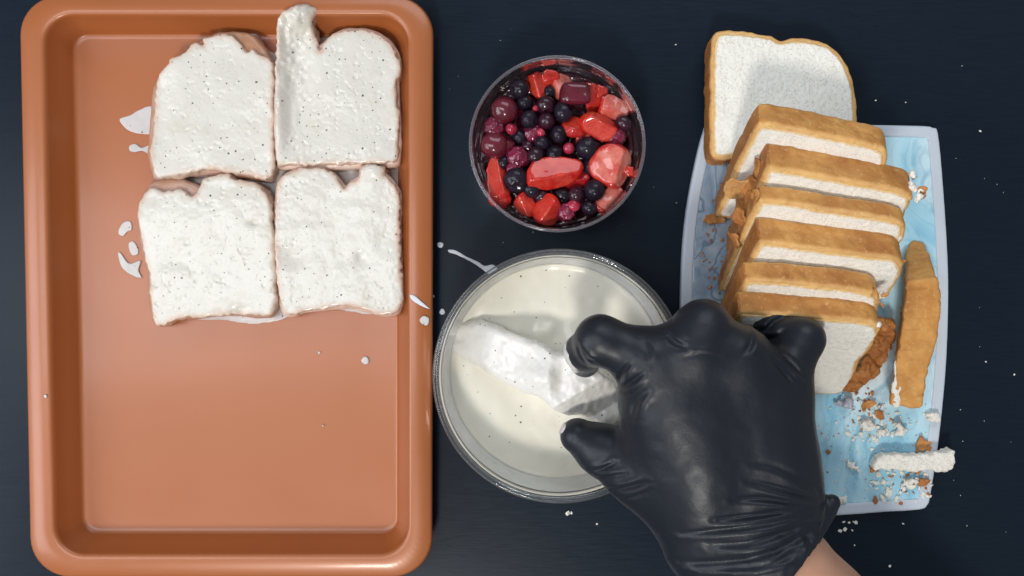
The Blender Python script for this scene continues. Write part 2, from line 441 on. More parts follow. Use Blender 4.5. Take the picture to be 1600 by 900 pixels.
# ------------------------------------------------------------------ baking tray
def tray():
    z1 = 50
    def C(a, b, c, d, z): return [P(*a, z), P(*b, z), P(*c, z), P(*d, z)]
    out = C((28, -8), (677, -8), (675, 903), (46, 903), z1)
    inn = C((68, 23), (638, 23), (638, 866), (86, 866), z1)
    flo = C((116, 55), (621, 55), (621, 832), (132, 832), 2)
    def off(c, d):   # grow a quad outwards
        c = [np.array(q[:2]) for q in c]; s = [(-1, 1), (1, 1), (1, -1), (-1, -1)]
        return [q+np.array(k)*d for q, k in zip(c, s)]
    def lerp(a, b, t): return [np.array(p[:2])*(1-t)+np.array(q[:2])*t for p, q in zip(a, b)]
    L = [rrect(off(out, -7), 52, z1-12), rrect(off(out, -1.5), 58, z1-11), rrect(out, 60, z1-7), rrect(off(out, -1), 59, z1-3), rrect(off(out, -4), 57, z1)]
    L += [rrect(off(inn, 8), 52, z1+.4), rrect(off(inn, 3), 47, z1-.3), rrect(inn, 44, z1-2.5)]
    for t, z in ((.06, 42), (.5, 24), (.9, 7.5)): L.append(rrect(lerp(inn, flo, t), 42-18*t, z))
    L += [rrect(lerp(inn, flo, .96), 24, 4.6), rrect(off(flo, -1.5), 22, 3.2), rrect(off(flo, -7), 20, 2.4), rrect(off(flo, -60), 10, 2.2)]
    L += [rrect(off(flo, -120), 8, 2.2)]
    under = [rrect(off(flo, -3), 20, .6), rrect(lerp(inn, flo, .8), 26, 8), rrect(off(inn, 3), 44, z1-5), rrect(off(inn, 8), 50, z1-6), rrect(off(out, -7), 52, z1-7)]
    L = under+L
    v, f = loft(L)
    return mk('baking_tray', v, f, M['tray'], label='large copper orange baking tray with a wide rim', cat='tray')
tray()

def wld(pts, z, k=5):
    return spline([P(x, y, z)[:2] for x, y in pts], k)

def puddle(name, pts, z, th, h, mat, label, cat, group=None, parent=None, seed=3, raw=False, extra_noise=.8):
    poly = wld(pts, z)
    v, f = slab(poly, z, z+th, h, r=th*.45, edge=(extra_noise, 9), face=(.15, 6), seed=seed)
    return mk(name, v, f, mat, parent=parent, label=label, cat=cat, group=group)

# ------------------------------------------------------------------ soaked slices in the tray
puddle('batter_puddle', [(345, 46), (372, 44), (400, 52), (428, 82), (470, 62), (560, 56), (612, 62), (627, 110), (630, 200), (628, 300), (630, 420), (628, 484), (600, 492), (560, 489), (520, 483), (470, 488), (440, 500), (392, 506), (350, 501), (300, 498), (262, 486), (256, 400), (252, 300), (262, 284), (300, 200), (330, 100)],
       2.5, 3.5, 2.2, M['thin_batter'], 'thin batter pooled beneath and between the four soaked bread slices', 'puddle')

SL = {
 'TL': dict(o=[(238,262),(234,238),(237,198),(240,150),(243,126),(252,108),(262,96),(275,87),(283,84),(293,74),(304,66),(318,69),(317,60),(331,55),(350,52),(364,56),(377,69),(386,78),(395,75),(406,86),(425,96),(428,130),(428,200),(428,262),(416,280),(396,276),(365,270),(330,265),(300,270),(275,277),(246,278)],
            c=[(236,264),(230,238),(233,198),(237,150),(242,128),(262,100),(285,88),(306,70),(326,56),(345,49),(372,48),(392,52),(408,66),(420,86),(429,110),(430,200),(430,266),(416,283),(365,276),(300,275),(246,281)],
            label='soaked bread slice at the tray\'s far left with brown crust showing at its top corner', seed=1),
 'TR': dict(o=[(430,150),(435,67),(438,37),(447,25),(467,14),(487,10),(498,16),(494,27),(491,42),(494,62),(499,78),(504,66),(522,50),(553,45),(582,49),(602,61),(618,80),(625,107),(619,133),(620,157),(624,187),(622,240),(612,254),(567,256),(513,258),(460,258),(442,259),(430,247)],
            c=[(429,150),(434,72),(440,45),(460,40),(485,40),(494,70),(510,60),(528,47),(553,43),(585,47),(606,59),(622,80),(628,107),(624,133),(624,157),(627,187),(626,246),(614,260),(567,263),(513,265),(460,265),(440,265),(429,250)],
            label='soaked bread slice with a torn flap of crust curling up over the tray rim', seed=2),
 'BL': dict(o=[(214,338),(219,312),(236,292),(257,299),(281,295),(300,306),(312,292),(321,278),(352,271),(373,281),(402,288),(421,310),(426,346),(430,385),(431,433),(431,472),(418,494),(373,491),(335,493),(302,497),(278,498),(252,509),(240,502),(233,465),(231,427),(222,385)],
            c=[(215,338),(222,306),(236,286),(256,279),(282,278),(304,286),(316,290),(330,276),(354,271),(376,280),(405,286),(425,308),(429,346),(433,385),(434,433),(434,474),(420,497),(373,494),(335,495),(302,499),(278,500),(252,511),(238,503),(231,465),(229,427),(220,385)],
            label='soaked bread slice with a notch and bare brown crust along its top edge', seed=3),
 'BR': dict(o=[(432,292),(442,275),(466,263),(497,262),(520,270),(537,293),(545,286),(560,277),(563,260),(582,256),(601,260),(602,273),(614,285),(625,307),(624,363),(628,430),(630,463),(621,486),(600,492),(573,486),(547,479),(513,482),(483,485),(467,490),(450,493),(440,483),(433,447),(429,397),(428,347)],
            c=[(430,292),(440,274),(466,261),(497,260),(522,268),(538,289),(546,283),(562,274),(570,268),(582,264),(598,266),(606,272),(617,284),(628,307),(627,363),(631,430),(633,463),(624,489),(600,495),(573,489),(547,482),(513,485),(483,488),(467,493),(450,496),(438,485),(430,447),(426,397),(426,347)],
            label='soaked bread slice with two rounded humps and a small torn knob on top', seed=4)}
class ZT:
    def __init__(s, fn, maxz): s.fn = fn; s.maxz = maxz
    def __call__(s, X, Y): return s.fn(X, Y)
for key, d in SL.items():
    Z0, Z1 = 4, 43
    cen = P(*np.mean(np.array(d['o']), 0), Z1); cen[2] = Z0
    e = empty('soaked_slice', cen, label=d['label'], cat='bread slice', group='soaked bread slices in the tray')
    po = spline([P(x, y, Z1)[:2]-cen[:2] for x, y in d['o']], 4)
    pc = spline([P(x, y, 30)[:2]-cen[:2] for x, y in d['c']], 4)
    sd = d['seed']
    def zt(X, Y, key=key, sd=sd, cen=cen):
        wx, wy = X+cen[0], Y+cen[1]
        b = Z1-Z0+2.0*vn(X, Y, X*0, 45, sd)+.6*vn(X, Y, X*0, 16, sd+3)
        pit = vn(X, Y, X*0, 7, sd+20)*.6+vn(X, Y, X*0, 3.6, sd+21)*.5
        b = b-.9*np.clip(pit-.36, 0, 1)*np.clip(.5+1.2*vn(X, Y, X*0, 40, sd+22), 0, 1)*4
        g = lambda px, py, rx, ry: np.exp(-((wx-P(px, py, Z1)[0])/rx)**2-((wy-P(px, py, Z1)[1])/ry)**2)
        if key == 'TR': b = b+12*np.exp(-((wx-P(437,0,Z1)[0])/11)**2)*np.clip((wy-P(0,260,Z1)[1])/60, 0, 1)+26*g(466, 22, 30, 26)-5*g(470, 130, 22, 80)+4*vn(X, Y, X*0, 7, 9)*g(450, 80, 26, 90)
        if key == 'BR': b = b+6*g(582, 266, 18, 14)-5*g(563, 402, 7, 9)-4*g(458, 400, 16, 14)
        if key == 'BL': b = b+3*g(330, 345, 90, 38)-6*g(397, 348, 7, 4)-5*g(375, 485, 12, 7)
        if key == 'TL': b = b-3*g(250, 170, 16, 60)
        return b
    ztf = ZT(zt, Z1-Z0+34)
    v, f = slab(pc, 0, Z1-Z0-9, 1.9, r=9, edge=(1.0, 12), face=(.4, 8), seed=sd)
    mk('crust', v, f, M['wet_brown'] if key in ('TL', 'BL') else M['wet_crust'], parent=e)
    v, f = slab(po, 8, Z1-Z0, 1.35, r=5, edge=(2.2, 6), face=(.25, 4.5), seed=sd+10, ztop=ztf)
    mk('crumb', v, f, M['soaked'], parent=e, attr=edge_d(v, po))

# drips and drops of batter
DR = 'splashes of batter on the tray floor'
puddle('batter_puddle', [(187,187),(204,180),(234,166),(246,180),(243,208),(216,209),(200,203)], 2.6, 1.5, .8, M['thin_batter'], 'pale pointed tongue of batter beside the far left soaked slice', 'puddle', DR)
puddle('batter_drip', [(203,228),(212,225),(222,231),(236,227),(239,240),(232,240),(222,236),(210,238),(203,235)], 2.6, 2.2, .8, M['white'], 'small round headed batter drip below the pointed tongue of batter', 'drip', DR, extra_noise=.2)
puddle('batter_drip', [(186,359),(193,348),(204,346),(206,358),(199,362),(193,369),(186,366)], 2.6, 1.5, .8, M['thin_batter'], 'topmost crescent drip of batter left of the notched slice', 'drip', DR, extra_noise=.3)
puddle('batter_drip', [(201,382),(209,377),(217,390),(215,398),(206,398)], 2.6, 1.5, .8, M['thin_batter'], 'middle faint oval drip of batter left of the notched slice', 'drip', DR, extra_noise=.3)
puddle('batter_drip', [(185,396),(190,396),(203,412),(220,407),(217,422),(222,434),(207,430),(191,418)], 2.6, 2.2, .8, M['white'], 'large white hooked drip of batter left of the notched slice', 'drip', DR, extra_noise=.3)
def drop(px, py, z, r, label, mat=None, grp='drops of batter'):
    pts = [(px+r*math.cos(a)*(1+.12*math.sin(3*a+px)), py+r*math.sin(a)*(1+.1*math.cos(2*a+py))) for a in np.linspace(0, 2*math.pi, 11)[:-1]]
    puddle('batter_drop', pts, z, max(2.5, r*.5), max(.6, r/7), mat or M['white'], label, 'drop', grp, extra_noise=.1)
drop(571, 563, 2.4, 6, 'round drop of batter on the bare tray floor below the slices')
drop(499, 551, 2.4, 2.2, 'tiny speck of batter left of the round drop on tray floor')
drop(505, 665, 2.4, 1.5, 'tiniest lone speck of batter low on the tray floor')
drop(664, 501, 50.5, 7.5, 'round drop of batter on the tray\'s long rim beside the glass bowl')
drop(72, 619, 50.5, 2.5, 'tiny smear of batter on the rim far from the bowl')
puddle('batter_drip', [(640,461),(648,462),(660,472),(672,483),(658,478),(645,470)], 50.5, 2, .9, M['splash'], 'thin streak of batter smeared across the tray rim', 'drip', extra_noise=.1)
drop(688, 383, .4, 5, 'blurred drop of batter on dark table between tray and berry cup', M['splash'])
drop(691, 487, .4, 4.5, 'drop of batter on dark table between tray rim and glass bowl', M['splash'])
drop(677, 463, .4, 2.2, 'tiny drop of batter on dark table touching the tray edge', M['splash'])
puddle('batter_splash', [(700,390),(712,391),(730,401),(748,409),(757,415),(771,413),(778,422),(764,428),(752,420),(735,409),(715,399),(702,395)], .4, 2.5, 1.1, M['splash'], 'thin tail of splashed batter on dark table beside the glass bowl', 'splash', extra_noise=.3)

# ------------------------------------------------------------------ glass bowl of batter
BZ = 150
bc = P(875, 588, BZ); bcx, bcy = bc[0], bc[1]
def glass_bowl():
    e = empty('batter_bowl', (bcx, bcy, 0), label='clear glass bowl holding cream coloured batter', cat='bowl')
    RR = 198*(1-BZ/H)
    body = [(0, 7), (RR-36, 7), (RR-27, 10), (RR-21, 20), (RR-17, 45), (RR-10, 100), (RR-8, BZ-12)]
    outer = [(RR-3, BZ-12), (RR-5, 98), (RR-12, 40), (RR-17, 12), (RR-25, 2.5), (RR-32, .4), (0, .4)]
    n = 128
    prof = body+[(RR-7, BZ-9.5), (RR-4, BZ-9.5)]+outer
    v, f = lathe(prof, n, 0, 0); mk('wall', v, f, M['glass'], parent=e)
    rim = [(RR-8+6*(1-math.cos(a))*.85, BZ-4+5*math.sin(a)) for a in np.linspace(-math.pi*.0, math.pi*2, 17)[:-1]]
    rim = [(RR-3+4.5*math.cos(a), BZ-4+5*math.sin(a)) for a in np.linspace(0, 2*math.pi, 17)]
    v, f = lathe(rim, n, 0, 0); mk('rim', v, f, M['glass_rim'], parent=e)
    # batter inside: things in the bowl stay top-level
    zl = 68
    b = empty('batter', (bcx, bcy, 8), label='speckled cream batter filling the glass bowl', cat='batter')
    v = []; f = []
    rl = RR-17.6; rings = 46; seg = 144
    for i in range(rings+1):
        r = rl*i/rings
        for j in range(seg):
            a = 2*math.pi*j/seg; x, y = r*math.cos(a), r*math.sin(a)
            z = zl+1.6*float(vn(x, y, 0, 40, 5))+.7*float(vn(x, y, 0, 14, 6))
            z += 4*math.exp(-((r-rl)/5)**2)
            wx, wy = x+bcx, y+bcy; q = P(855, 515, zl)
            dd = math.hypot((wx-q[0])/1.3, wy-q[1]); z += 4.2*math.cos(dd/6.5)*math.exp(-(dd/22)**2)
            v.append((x, y, z-8))
    for i in range(rings):
        for j in range(seg):
            k = (j+1) % seg; f.append((i*seg+j, (i+1)*seg+j, (i+1)*seg+k, i*seg+k))
    base = len(v)
    for (r, z) in ((rl-1.5, 14), (rl-7, 3), (rl-14, .3)):
        for j in range(seg):
            a = 2*math.pi*j/seg; v.append((r*math.cos(a), r*math.sin(a), z))
    top = rings*seg
    for i in range(3):
        a0 = top if i == 0 else base+(i-1)*seg
        for j in range(seg):
            k = (j+1) % seg; f.append((a0+j, base+i*seg+j, base+i*seg+k, a0+k))
    f.append(tuple(range(base+2*seg, base+3*seg))[::-1])
    mk('surface', v, f, M['batter'], parent=b)
    # milky film left on the inside of the wall
    pr = [(rl+.4, zl+2), (RR-15.0, 78), (RR-12.5, 90), (RR-10.6, 102), (RR-9.2, 126)]
    v, f = lathe([(r-.9, z-8) for r, z in pr]+[(r-.35, z-8) for r, z in pr[::-1]], 128, 0, 0,
                 rmod=None)
    v = np.array(v)
    ang = np.arctan2(v[:, 1], v[:, 0])
    lowz = 38 + 48*np.clip(.5+.5*vn(np.cos(ang)*60, np.sin(ang)*60, ang*0, 26, 4)+.35*vn(np.cos(ang)*60, np.sin(ang)*60, ang*0, 8, 2), 0, 1)+26*np.clip(-np.sin(ang), 0, 1)
    zz = v[:, 2]; fz = (zz-zz.min())/(zz.max()-zz.min())
    v[:, 2] = zz.min()+fz*np.minimum(zz.max()-zz.min(), lowz)
    rr = np.interp(v[:, 2]+8, [p[1] for p in pr], [p[0] for p in pr])-.9
    r0 = np.hypot(v[:, 0], v[:, 1]); v[:, 0] *= rr/r0; v[:, 1] *= rr/r0
    half = len(pr)
    n_ = 128
    f2 = [q for q in f if max(q) < half*n_]
    mk('film', v[:half*n_], f2, M['film'], parent=b)
glass_bowl()

# the slice being dipped
def dipped():
    up = [(697,524),(714,506),(735,500),(760,503),(790,516),(820,529),(850,541),(868,552),(885,556),(905,562),(935,578),(960,598),(978,632),(982,672),(955,680),(930,664),(905,656),(882,653),(865,641),(845,624),(815,612),(780,594),(745,574),(715,558),(698,548)]
    zf = lambda px: 72+max(0, min(1, (px-700)/190))*76
    poly = spline([P(x, y, zf(x))[:2] for x, y in up], 5)
    p0 = P(700, 530, 72)[0]; p1 = P(890, 600, 148)[0]; cx, cy = P(935, 640, 160)[:2]
    lob = P(842, 590, 135)
    cen = P(840, 585, 40); cen[2] = 30
    def zt(X, Y):
        X = X+cen[0]; Y = Y+cen[1]
        t = np.clip((X-p0)/(p1-p0), 0, 1)
        z = 70+78*t*t*(3-2*t)*.6+78*t*.4
        z = z+14*np.exp(-((X-lob[0])/24)**2-((Y-lob[1])/18)**2)-10*np.exp(-((X-lob[0]-32)/12)**2-((Y-lob[1]-4)/30)**2)
        s = (X-P(905, 0, 145)[0])*.55-(Y-P(0, 612, 145)[1])*.9
        z = z-np.clip(s, 0, 50)*1.0
        z = z+2.5*vn(X, Y, X*0, 18, 4)+1.2*vn(X, Y, X*0, 7, 5)
        return z-30
    v, f = slab(poly-cen[:2], 0, 150, 1.6, r=12, edge=(1.5, 8), face=(.5, 5), seed=21, ztop=ZT(zt, 175-30))
    mk('dipped_slice', v, f, M['dipped'], origin=np.zeros(3), label='batter coated bread slice being dipped, pinched between gloved finger and thumb', cat='bread slice').location = tuple(cen*S)
dipped()

# ------------------------------------------------------------------ cutting board
def board():
    out = [(1099,206),(1112,197),(1200,194),(1320,194),(1440,196),(1458,199),(1467,208),(1475,290),(1482,400),(1483,480),(1479,580),(1468,690),(1455,775),(1450,790),(1438,797),(1380,801),(1310,806),(1200,808),(1110,806),(1093,798),(1083,740),(1071,620),(1064,520),(1064,440),(1070,350),(1083,270)]
    o = spline([P(x, y, 14)[:2] for x, y in out], 4); c0 = o.mean(0); o = o-c0
    def ins(p, d):
        n = len(p); t = np.roll(p, -1, 0)-np.roll(p, 1, 0); t /= np.linalg.norm(t, axis=1)[:, None]
        nn = np.stack([-t[:, 1], t[:, 0]], 1)
        if ((nn*p).sum(1)).mean() > 0: nn = -nn
        return p+nn*d
    L = lambda d, z: [(x, y, z) for x, y in ins(o, d)]
    e = empty('cutting_board', (c0[0], c0[1], 0), label='blue marbled cutting board with a pale rubber border', cat='cutting board')
    ring = lambda F, X, Y, Z: np.maximum(F, -(poly2(X[:, :, 0], Y[:, :, 0], o)[:, :, None]+18))
    v, f = slab(o, 0, 14.2, 2.2, r=4, edge=(0, 9), face=(0, 6), extra=ring)
    mk('border', v, f, M['rim'], parent=e)
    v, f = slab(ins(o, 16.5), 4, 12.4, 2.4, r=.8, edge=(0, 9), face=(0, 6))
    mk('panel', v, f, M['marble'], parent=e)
board()

# ------------------------------------------------------------------ loaf slices leaning on the board
LEAN = R(36)
OUT = [(-100,-194),(-102,-150),(-103,-100),(-103,-50),(-102,-8),(-94,0),(-50,1),(0,-1),(45,-2),(80,-6),(96,-18),(103,-40),(104,-75),(100,-105),(109,-140),(114,-170),(106,-190),(78,-197),(0,-198),(-60,-198),(-94,-198)]
def leaning(lx, ly, rx, ry, ztop, th, yaw, seed, label, W=None, tear=0, flap=None):
    a, b = P(lx, ly, ztop), P(rx, ry, ztop)
    mid = (a+b)/2; wd = np.linalg.norm(b-a)
    yw = R(yaw)
    Xd = Vector((math.cos(yw), -math.sin(yw), 0)); B = Vector((math.sin(yw), math.cos(yw), 0)); Zv = Vector((0, 0, 1))
    u = math.sin(LEAN)*B+math.cos(LEAN)*Zv; n = -math.cos(LEAN)*B+math.sin(LEAN)*Zv
    mw = Matrix((Xd, u, n)).transposed().to_4x4(); mw.translation = Vector(mid*S)
    e = bpy.data.objects.new('bread_slice', None); COL.objects.link(e); e.empty_display_size = .02; e.matrix_world = mw
    setp(e, label=label, cat='bread slice', group='bread slices leaning in a row on the board')
    th *= 1.07
    # height to the board: back bottom corner touches z = 12.5
    Lh = (ztop-12.5-th*math.sin(LEAN))/math.cos(LEAN)
    sx = wd/206.0
    o = np.array(OUT, float); o[:, 0] *= sx; o[:, 1] *= Lh/198.0
    o += np.stack([vn(o[:, 0], o[:, 1], o[:, 0]*0, 40, seed), vn(o[:, 0], o[:, 1], o[:, 0]*0, 40, seed+5)], 1)*2.5
    po = spline(o, 4)
    def torn(F, X, Y, Z):
        if tear:
            q = tear*(.5+.6*vn(X, Y, Z, 11, seed+3)+.5*vn(X, Y, Z, 5, seed+4))
            lim = wd/2-q*np.clip(1-(-Y)/70, 0, 1)-0
            F = np.maximum(F, X-lim)
        return F
    v, f = slab(po, -th, -1, 2.0, r=5, edge=(.9, 12), face=(.6, 7), seed=seed, extra=torn)
    fc = np.asarray(f); cz = v[fc].mean(1)
    side = (cz[:, 0] < -wd/2+4) | (cz[:, 1] < -Lh+6)
    mk('crust', v, f, [M['crust'], M['crust_side']], parent=e, midx=side.astype(int), attr=np.minimum(v[:, 2]+th, -v[:, 2]))
    # crumb stands a hair proud of the crust on the cut faces
    v, f = slab(po, -th-1, .6, 1.8, r=2.2, edge=(1.6, 6), face=(.7, 4), seed=seed+9, inset=5.5, extra=torn)
    mk('crumb', v, f, M['crumb'], parent=e, attr=edge_d(v, po))
    rr = random.Random(seed)
    if tear:      # torn shreds of crust and crumb at the broken corner
        for k in range(7):
            s = rr.uniform(5, 10); c = np.array([wd/2-rr.uniform(-4, tear*1.1), -rr.uniform(0, 45), -rr.uniform(2, th)])
            v, f = sheet(s*1.1, s*rr.uniform(.4, .8), 2.6, rr.randint(0, 999), rr, tilt=1.2) if k % 2 else shard(s, s*rr.uniform(.5, .9), s*.5, rr.randint(0, 999), rr)
            mk('torn_flake', v+c, f, M['crust_bit'] if k % 2 else M['crumb'], parent=e)
    if flap:
        for (cx, cy, cz_, s) in [q_ for q_ in flap if q_[3] < 33]:
            v, f = sheet(s*1.25, s*.8, 3.4, rr.randint(0, 999), rr, tilt=.35)
            v = v[:, [2, 1, 0]]*np.array([1, 1, -1])      # lies along the left side
            v = v@np.array(Euler((0, .55, 0)).to_matrix()).T
            mk('crust_flap', v+np.array([cx, cy, cz_]), f, M['crust_side'], parent=e, attr=np.full(len(v), 7.))
    for (cx, cy, cz_, s) in [q_ for q_ in (flap or []) if q_[3] >= 33]:   # wide sheet of crust peeling off towards the front
        v, f = sheet(s*.62, s, 3.2, rr.randint(0, 999), rr, tilt=.12, bend=.006)
        mk('crust_flap', v+np.array([cx, cy, cz_]), f, M['crust_side'], parent=e, attr=np.full(len(v), 3.))
    return e

def sheet(a, b, th, seed, rr, tilt=.5, bend=.012):
    """thin torn bit of crust, curled"""
    n = 11
    po = spline([(a*math.cos(t)*rr.uniform(.6, 1.15), b*math.sin(t)*rr.uniform(.6, 1.15)) for t in np.linspace(0, 2*math.pi, n+1)[:-1]], 3)
    v, f = slab(po, -th/2, th/2, max(1.0, a/14), r=th*.3, edge=(1.2, 4), face=(.3, 4), seed=seed)
    v[:, 2] += bend*v[:, 0]**2-bend*.6*v[:, 1]**2+2.0*vn(v[:, 0], v[:, 1], v[:, 0]*0, 9, seed)
    m = np.array(Euler((rr.uniform(-tilt, tilt), rr.uniform(-tilt, tilt), rr.uniform(-3, 3))).to_matrix())
    return v@m.T, f

def shard(a, b, c, seed, rr, tilt=3.0):
    """small irregular lump with half axes a, b, c"""
    X, Y, Z, lo, h = grid((-a*1.4, -b*1.4, -c*1.6), (a*1.4, b*1.4, c*1.6), max(a/7, c/3))
    F = (np.sqrt((X/a)**2+(Y/b)**2+((Z-.25*b*np.sin(X/a*2.2))/c)**2)-1)*min(a, b, c)+c*.6*vn(X, Y, Z, a*.5, seed)+c*.35*vn(X, Y, Z, a*.2, seed+1)
    v, f = nets(F, lo, h)
    m = np.array(Euler((rr.uniform(-tilt, tilt), rr.uniform(-tilt, tilt), rr.uniform(-3, 3))).to_matrix())
    return v@m.T, f

leaning(1183,188,1403,234,198,40,10.8,31,'leaning bread slice partly hiding and shading the flat slice')
leaning(1199,262,1442,299,199,45,8.8,32,'second leaning slice from the flat slice, its right end tapering to a torn tip', tear=14, flap=[(-106,-30,-24,14),(-108,-62,-16,24),(-106,-96,-22,32),(-104,-80,-2,18),(-98,-44,-4,13),(-118,-72,-26,36)])
leaning(1184,313,1434,343,201,27,7.6,33,'third leaning slice from the flat slice with a thin crust top', flap=[(-108,-10,-12,12),(-112,-58,-14,20),(-112,-98,-10,18)])
leaning(1184,377,1430,404,202,42,6.0,34,'fourth leaning slice, broad crust top, its corner crumbling beside the brown end piece', tear=10)
leaning(1163,437,1392,455,202,32,4.6,35,'fifth leaning slice with a narrow white strip and torn right corner', tear=26)
leaning(1154,491,1392,499,202,34,3.2,36,'last leaning slice, its whole white cut face showing beside the gloved hand', tear=12)

# flat slice at the far end
def flat_slice():
    pts = [(1112,247),(1108,200),(1109,150),(1110,100),(1113,62),(1122,48),(1140,45),(1175,48),(1205,53),(1221,60),(1245,57),(1275,60),(1300,69),(1320,90),(1333,120),(1339,150),(1340,190),(1338,225),(1325,243),(1280,246),(1200,248),(1150,249)]
    zt = 60; th = 42
    cen = P(1224, 148, zt)
    e = empty('bread_slice', cen, label='whole bread slice lying flat over the board\'s far edge, pores showing', cat='bread slice')
    e.rotation_euler = (R(-2.5), 0, 0)
    po = spline([P(x, y, zt)[:2]-cen[:2] for x, y in pts], 4)
    v, f = slab(po, -th, -1.2, 1.9, r=4.5, edge=(.9, 10), face=(.6, 7), seed=41)
    fc = np.asarray(f); cz = v[fc].mean(1); side = (cz[:, 0] < -106) | (cz[:, 1] < -92)
    mk('crust', v, f, [M['crust'], M['crust_side']], parent=e, midx=side.astype(int), attr=np.minimum(v[:, 2]+th, -v[:, 2]))
    v, f = slab(po, -th-1, .5, 1.6, r=2.2, edge=(1.8, 6), face=(.7, 4), seed=42, inset=6.5)
    mk('crumb', v, f, M['crumb'], parent=e, attr=edge_d(v, po))
flat_slice()

# brown end piece standing on its edge
def heel():
    pts = [(1424,372),(1440,370),(1449,377),(1456,405),(1464,432),(1470,455),(1468,500),(1461,545),(1450,585),(1442,634),(1418,637),(1393,632),(1396,600),(1403,545),(1411,490),(1416,440),(1418,405)]
    zt = 74
    cen = P(1432, 505, zt); cen[2] = 12.6
    e = empty('bread_end_piece', cen, label='long brown crust end piece standing on edge along the board\'s right border', cat='bread crust')
    po = spline([P(x, y, zt)[:2]-cen[:2] for x, y in pts], 4)
    yr = P(0, 438, zt)[1]-cen[1]
    zfn = ZT(lambda X, Y: zt-12-np.clip(Y-yr-.12*X, 0, 90)*1.0+np.clip(yr-Y, 0, 400)*-.03+1.5*vn(X, Y, X*0, 24, 3), zt)
    def shear(v): v[:, 0] += np.clip(zt-13-v[:, 2], 0, 99)*.40; return v
    v, f = slab(po, 0, zt-12, 1.9, r=5, edge=(1.8, 8), face=(.9, 7), seed=51, ztop=zfn)
    mk('crust', shear(v), f, M['crust'], parent=e, attr=np.full(len(v), 20.))
    v, f = slab(pn_ := spline([P(x, y, zt)[:2]-cen[:2] for x, y in [(1396,634),(1395,610),(1400,560),(1410,560),(1410,590),(1406,634)]], 4), 2, zt-17, 1.8, r=3, edge=(1.5, 6), face=(.8, 4), seed=52)
    mk('crumb', shear(v), f, M['crumb'], parent=e)
heel()

def strip():
    pts = [(1372,714),(1390,710),(1420,711),(1455,709),(1486,704),(1491,712),(1489,731),(1478,736),(1450,735),(1415,736),(1385,733),(1366,733)]
    cen = P(1430, 722, 30); cen[2] = 14.4
    po = spline([P(x, y, 34)[:2]-cen[:2] for x, y in pts], 4)
    v, f = slab(po, 0, 22, 1.4, r=4, edge=(2.2, 6), face=(1.6, 4), seed=55)
    mk('bread_strip', v, f, M['crumb'], origin=np.zeros(3), label='narrow strip of white crumb poking past the board\'s border', cat='bread strip').location = tuple(cen*S)
strip()

# crumbs big enough to pick out
def wedge():  # added scrap of dark crust that fills the gap in place of its shade
    pts = [(1366,500),(1382,495),(1397,503),(1402,528),(1394,556),(1386,580),(1366,602),(1340,616),(1322,612),(1338,590),(1354,566),(1364,536)]
    cen = P(1372, 555, 44); cen[2] = 12.6
    po = spline([P(x, y, 44)[:2]-cen[:2] for x, y in pts], 4)
    v, f = slab(po, 0, 44, 1.7, r=4, edge=(2.4, 6), face=(1.4, 6), seed=71, ztop=ZT(lambda X, Y: 20+Y*.22+7*vn(X, Y, X*0, 14, 5)+4*vn(X, Y, X*0, 6, 6), 60))
    mk('gap_shade_scrap', v, f, M['crust_side'], origin=np.zeros(3), label='torn crust scrap added as dark shade in the gap between front slice and end piece', cat='bread crust').location = tuple(cen*S)
wedge()
BITS = [(1440,693,13,10,'c','brown crust chunk on the board above the white crumb strip'),
 (1456,651,11,8,'w','pale crumb lump on the border below the end piece'),
 (1374,648,9,7,'c','small toasted crust bit just below the heap by the front slice'),
 (1356,630,12,8,'c','dark brown crust bit right at the foot of the front slice'),
 (1404,671,13,10,'w','soggy flat crumb patch in the middle of the lower board'),
 (1352,662,12,9,'w','beige crumb lump left of the soggy flat patch'),
 (1376,676,8,6,'w','white crumb touching the soggy flat patch'),
 (1329,726,9,6,'w','white crumb lying alone left of the white strip'),
 (1364,728,9,13,'c','orange crust bit against the left end of white strip'),
 (1418,754,15,9,'w','ragged white crumb lump below the white strip'),
 (1440,753,11,9,'c','toasted crust bit on the board\'s border below the white strip'),
 (1386,768,8,6,'w','little white crumb near the board\'s lower border'),
 (1367,780,7,6,'c','round orange crust bit near the board\'s lower border'),
 (1314,781,6,11,'w','beige crumb sliver next to the glove\'s cuff'),
 (1294,706,4,5,'c','tiny orange crust bit close to the glove\'s edge'),
 (1118,342,10,22,'c','long curled crust flake on the grey marbled part of board'),
 (1320,628,16,10,'g','dull grey damp lump at the foot of the front slice')]
M['damp'] = mat_plain('damp_crumb', (.30, .32, .38), .4, (300, .6, .001), (90, (.42, .44, .48)))
rr = random.Random(3)
for i, (px, py, a, b, k, lab) in enumerate(BITS):
    v, f = sheet(max(a, b), min(a, b)*.9, 3.2, 60+i, rr, tilt=.3) if k == 'c' else shard(max(a, b)*.9, min(a, b)*.8, min(a, b)*.5, 60+i, rr, tilt=.25)
    if b > a: v = v[:, [1, 0, 2]]*np.array([1, -1, 1])
    v[:, 2] -= v[:, 2].min()
    z = 12.4 if px not in (1456, 1440) or py == 693 else 14.3
    c = P(px, py, z)
    mk('crust_bit' if k == 'c' else 'crumb_lump', v+c, f, M[{'c': 'crust_bit', 'w': 'crumb', 'g': 'damp'}[k]], label=lab, cat='crust bit' if k == 'c' else 'crumb', group='crumbs and crust bits on the board')

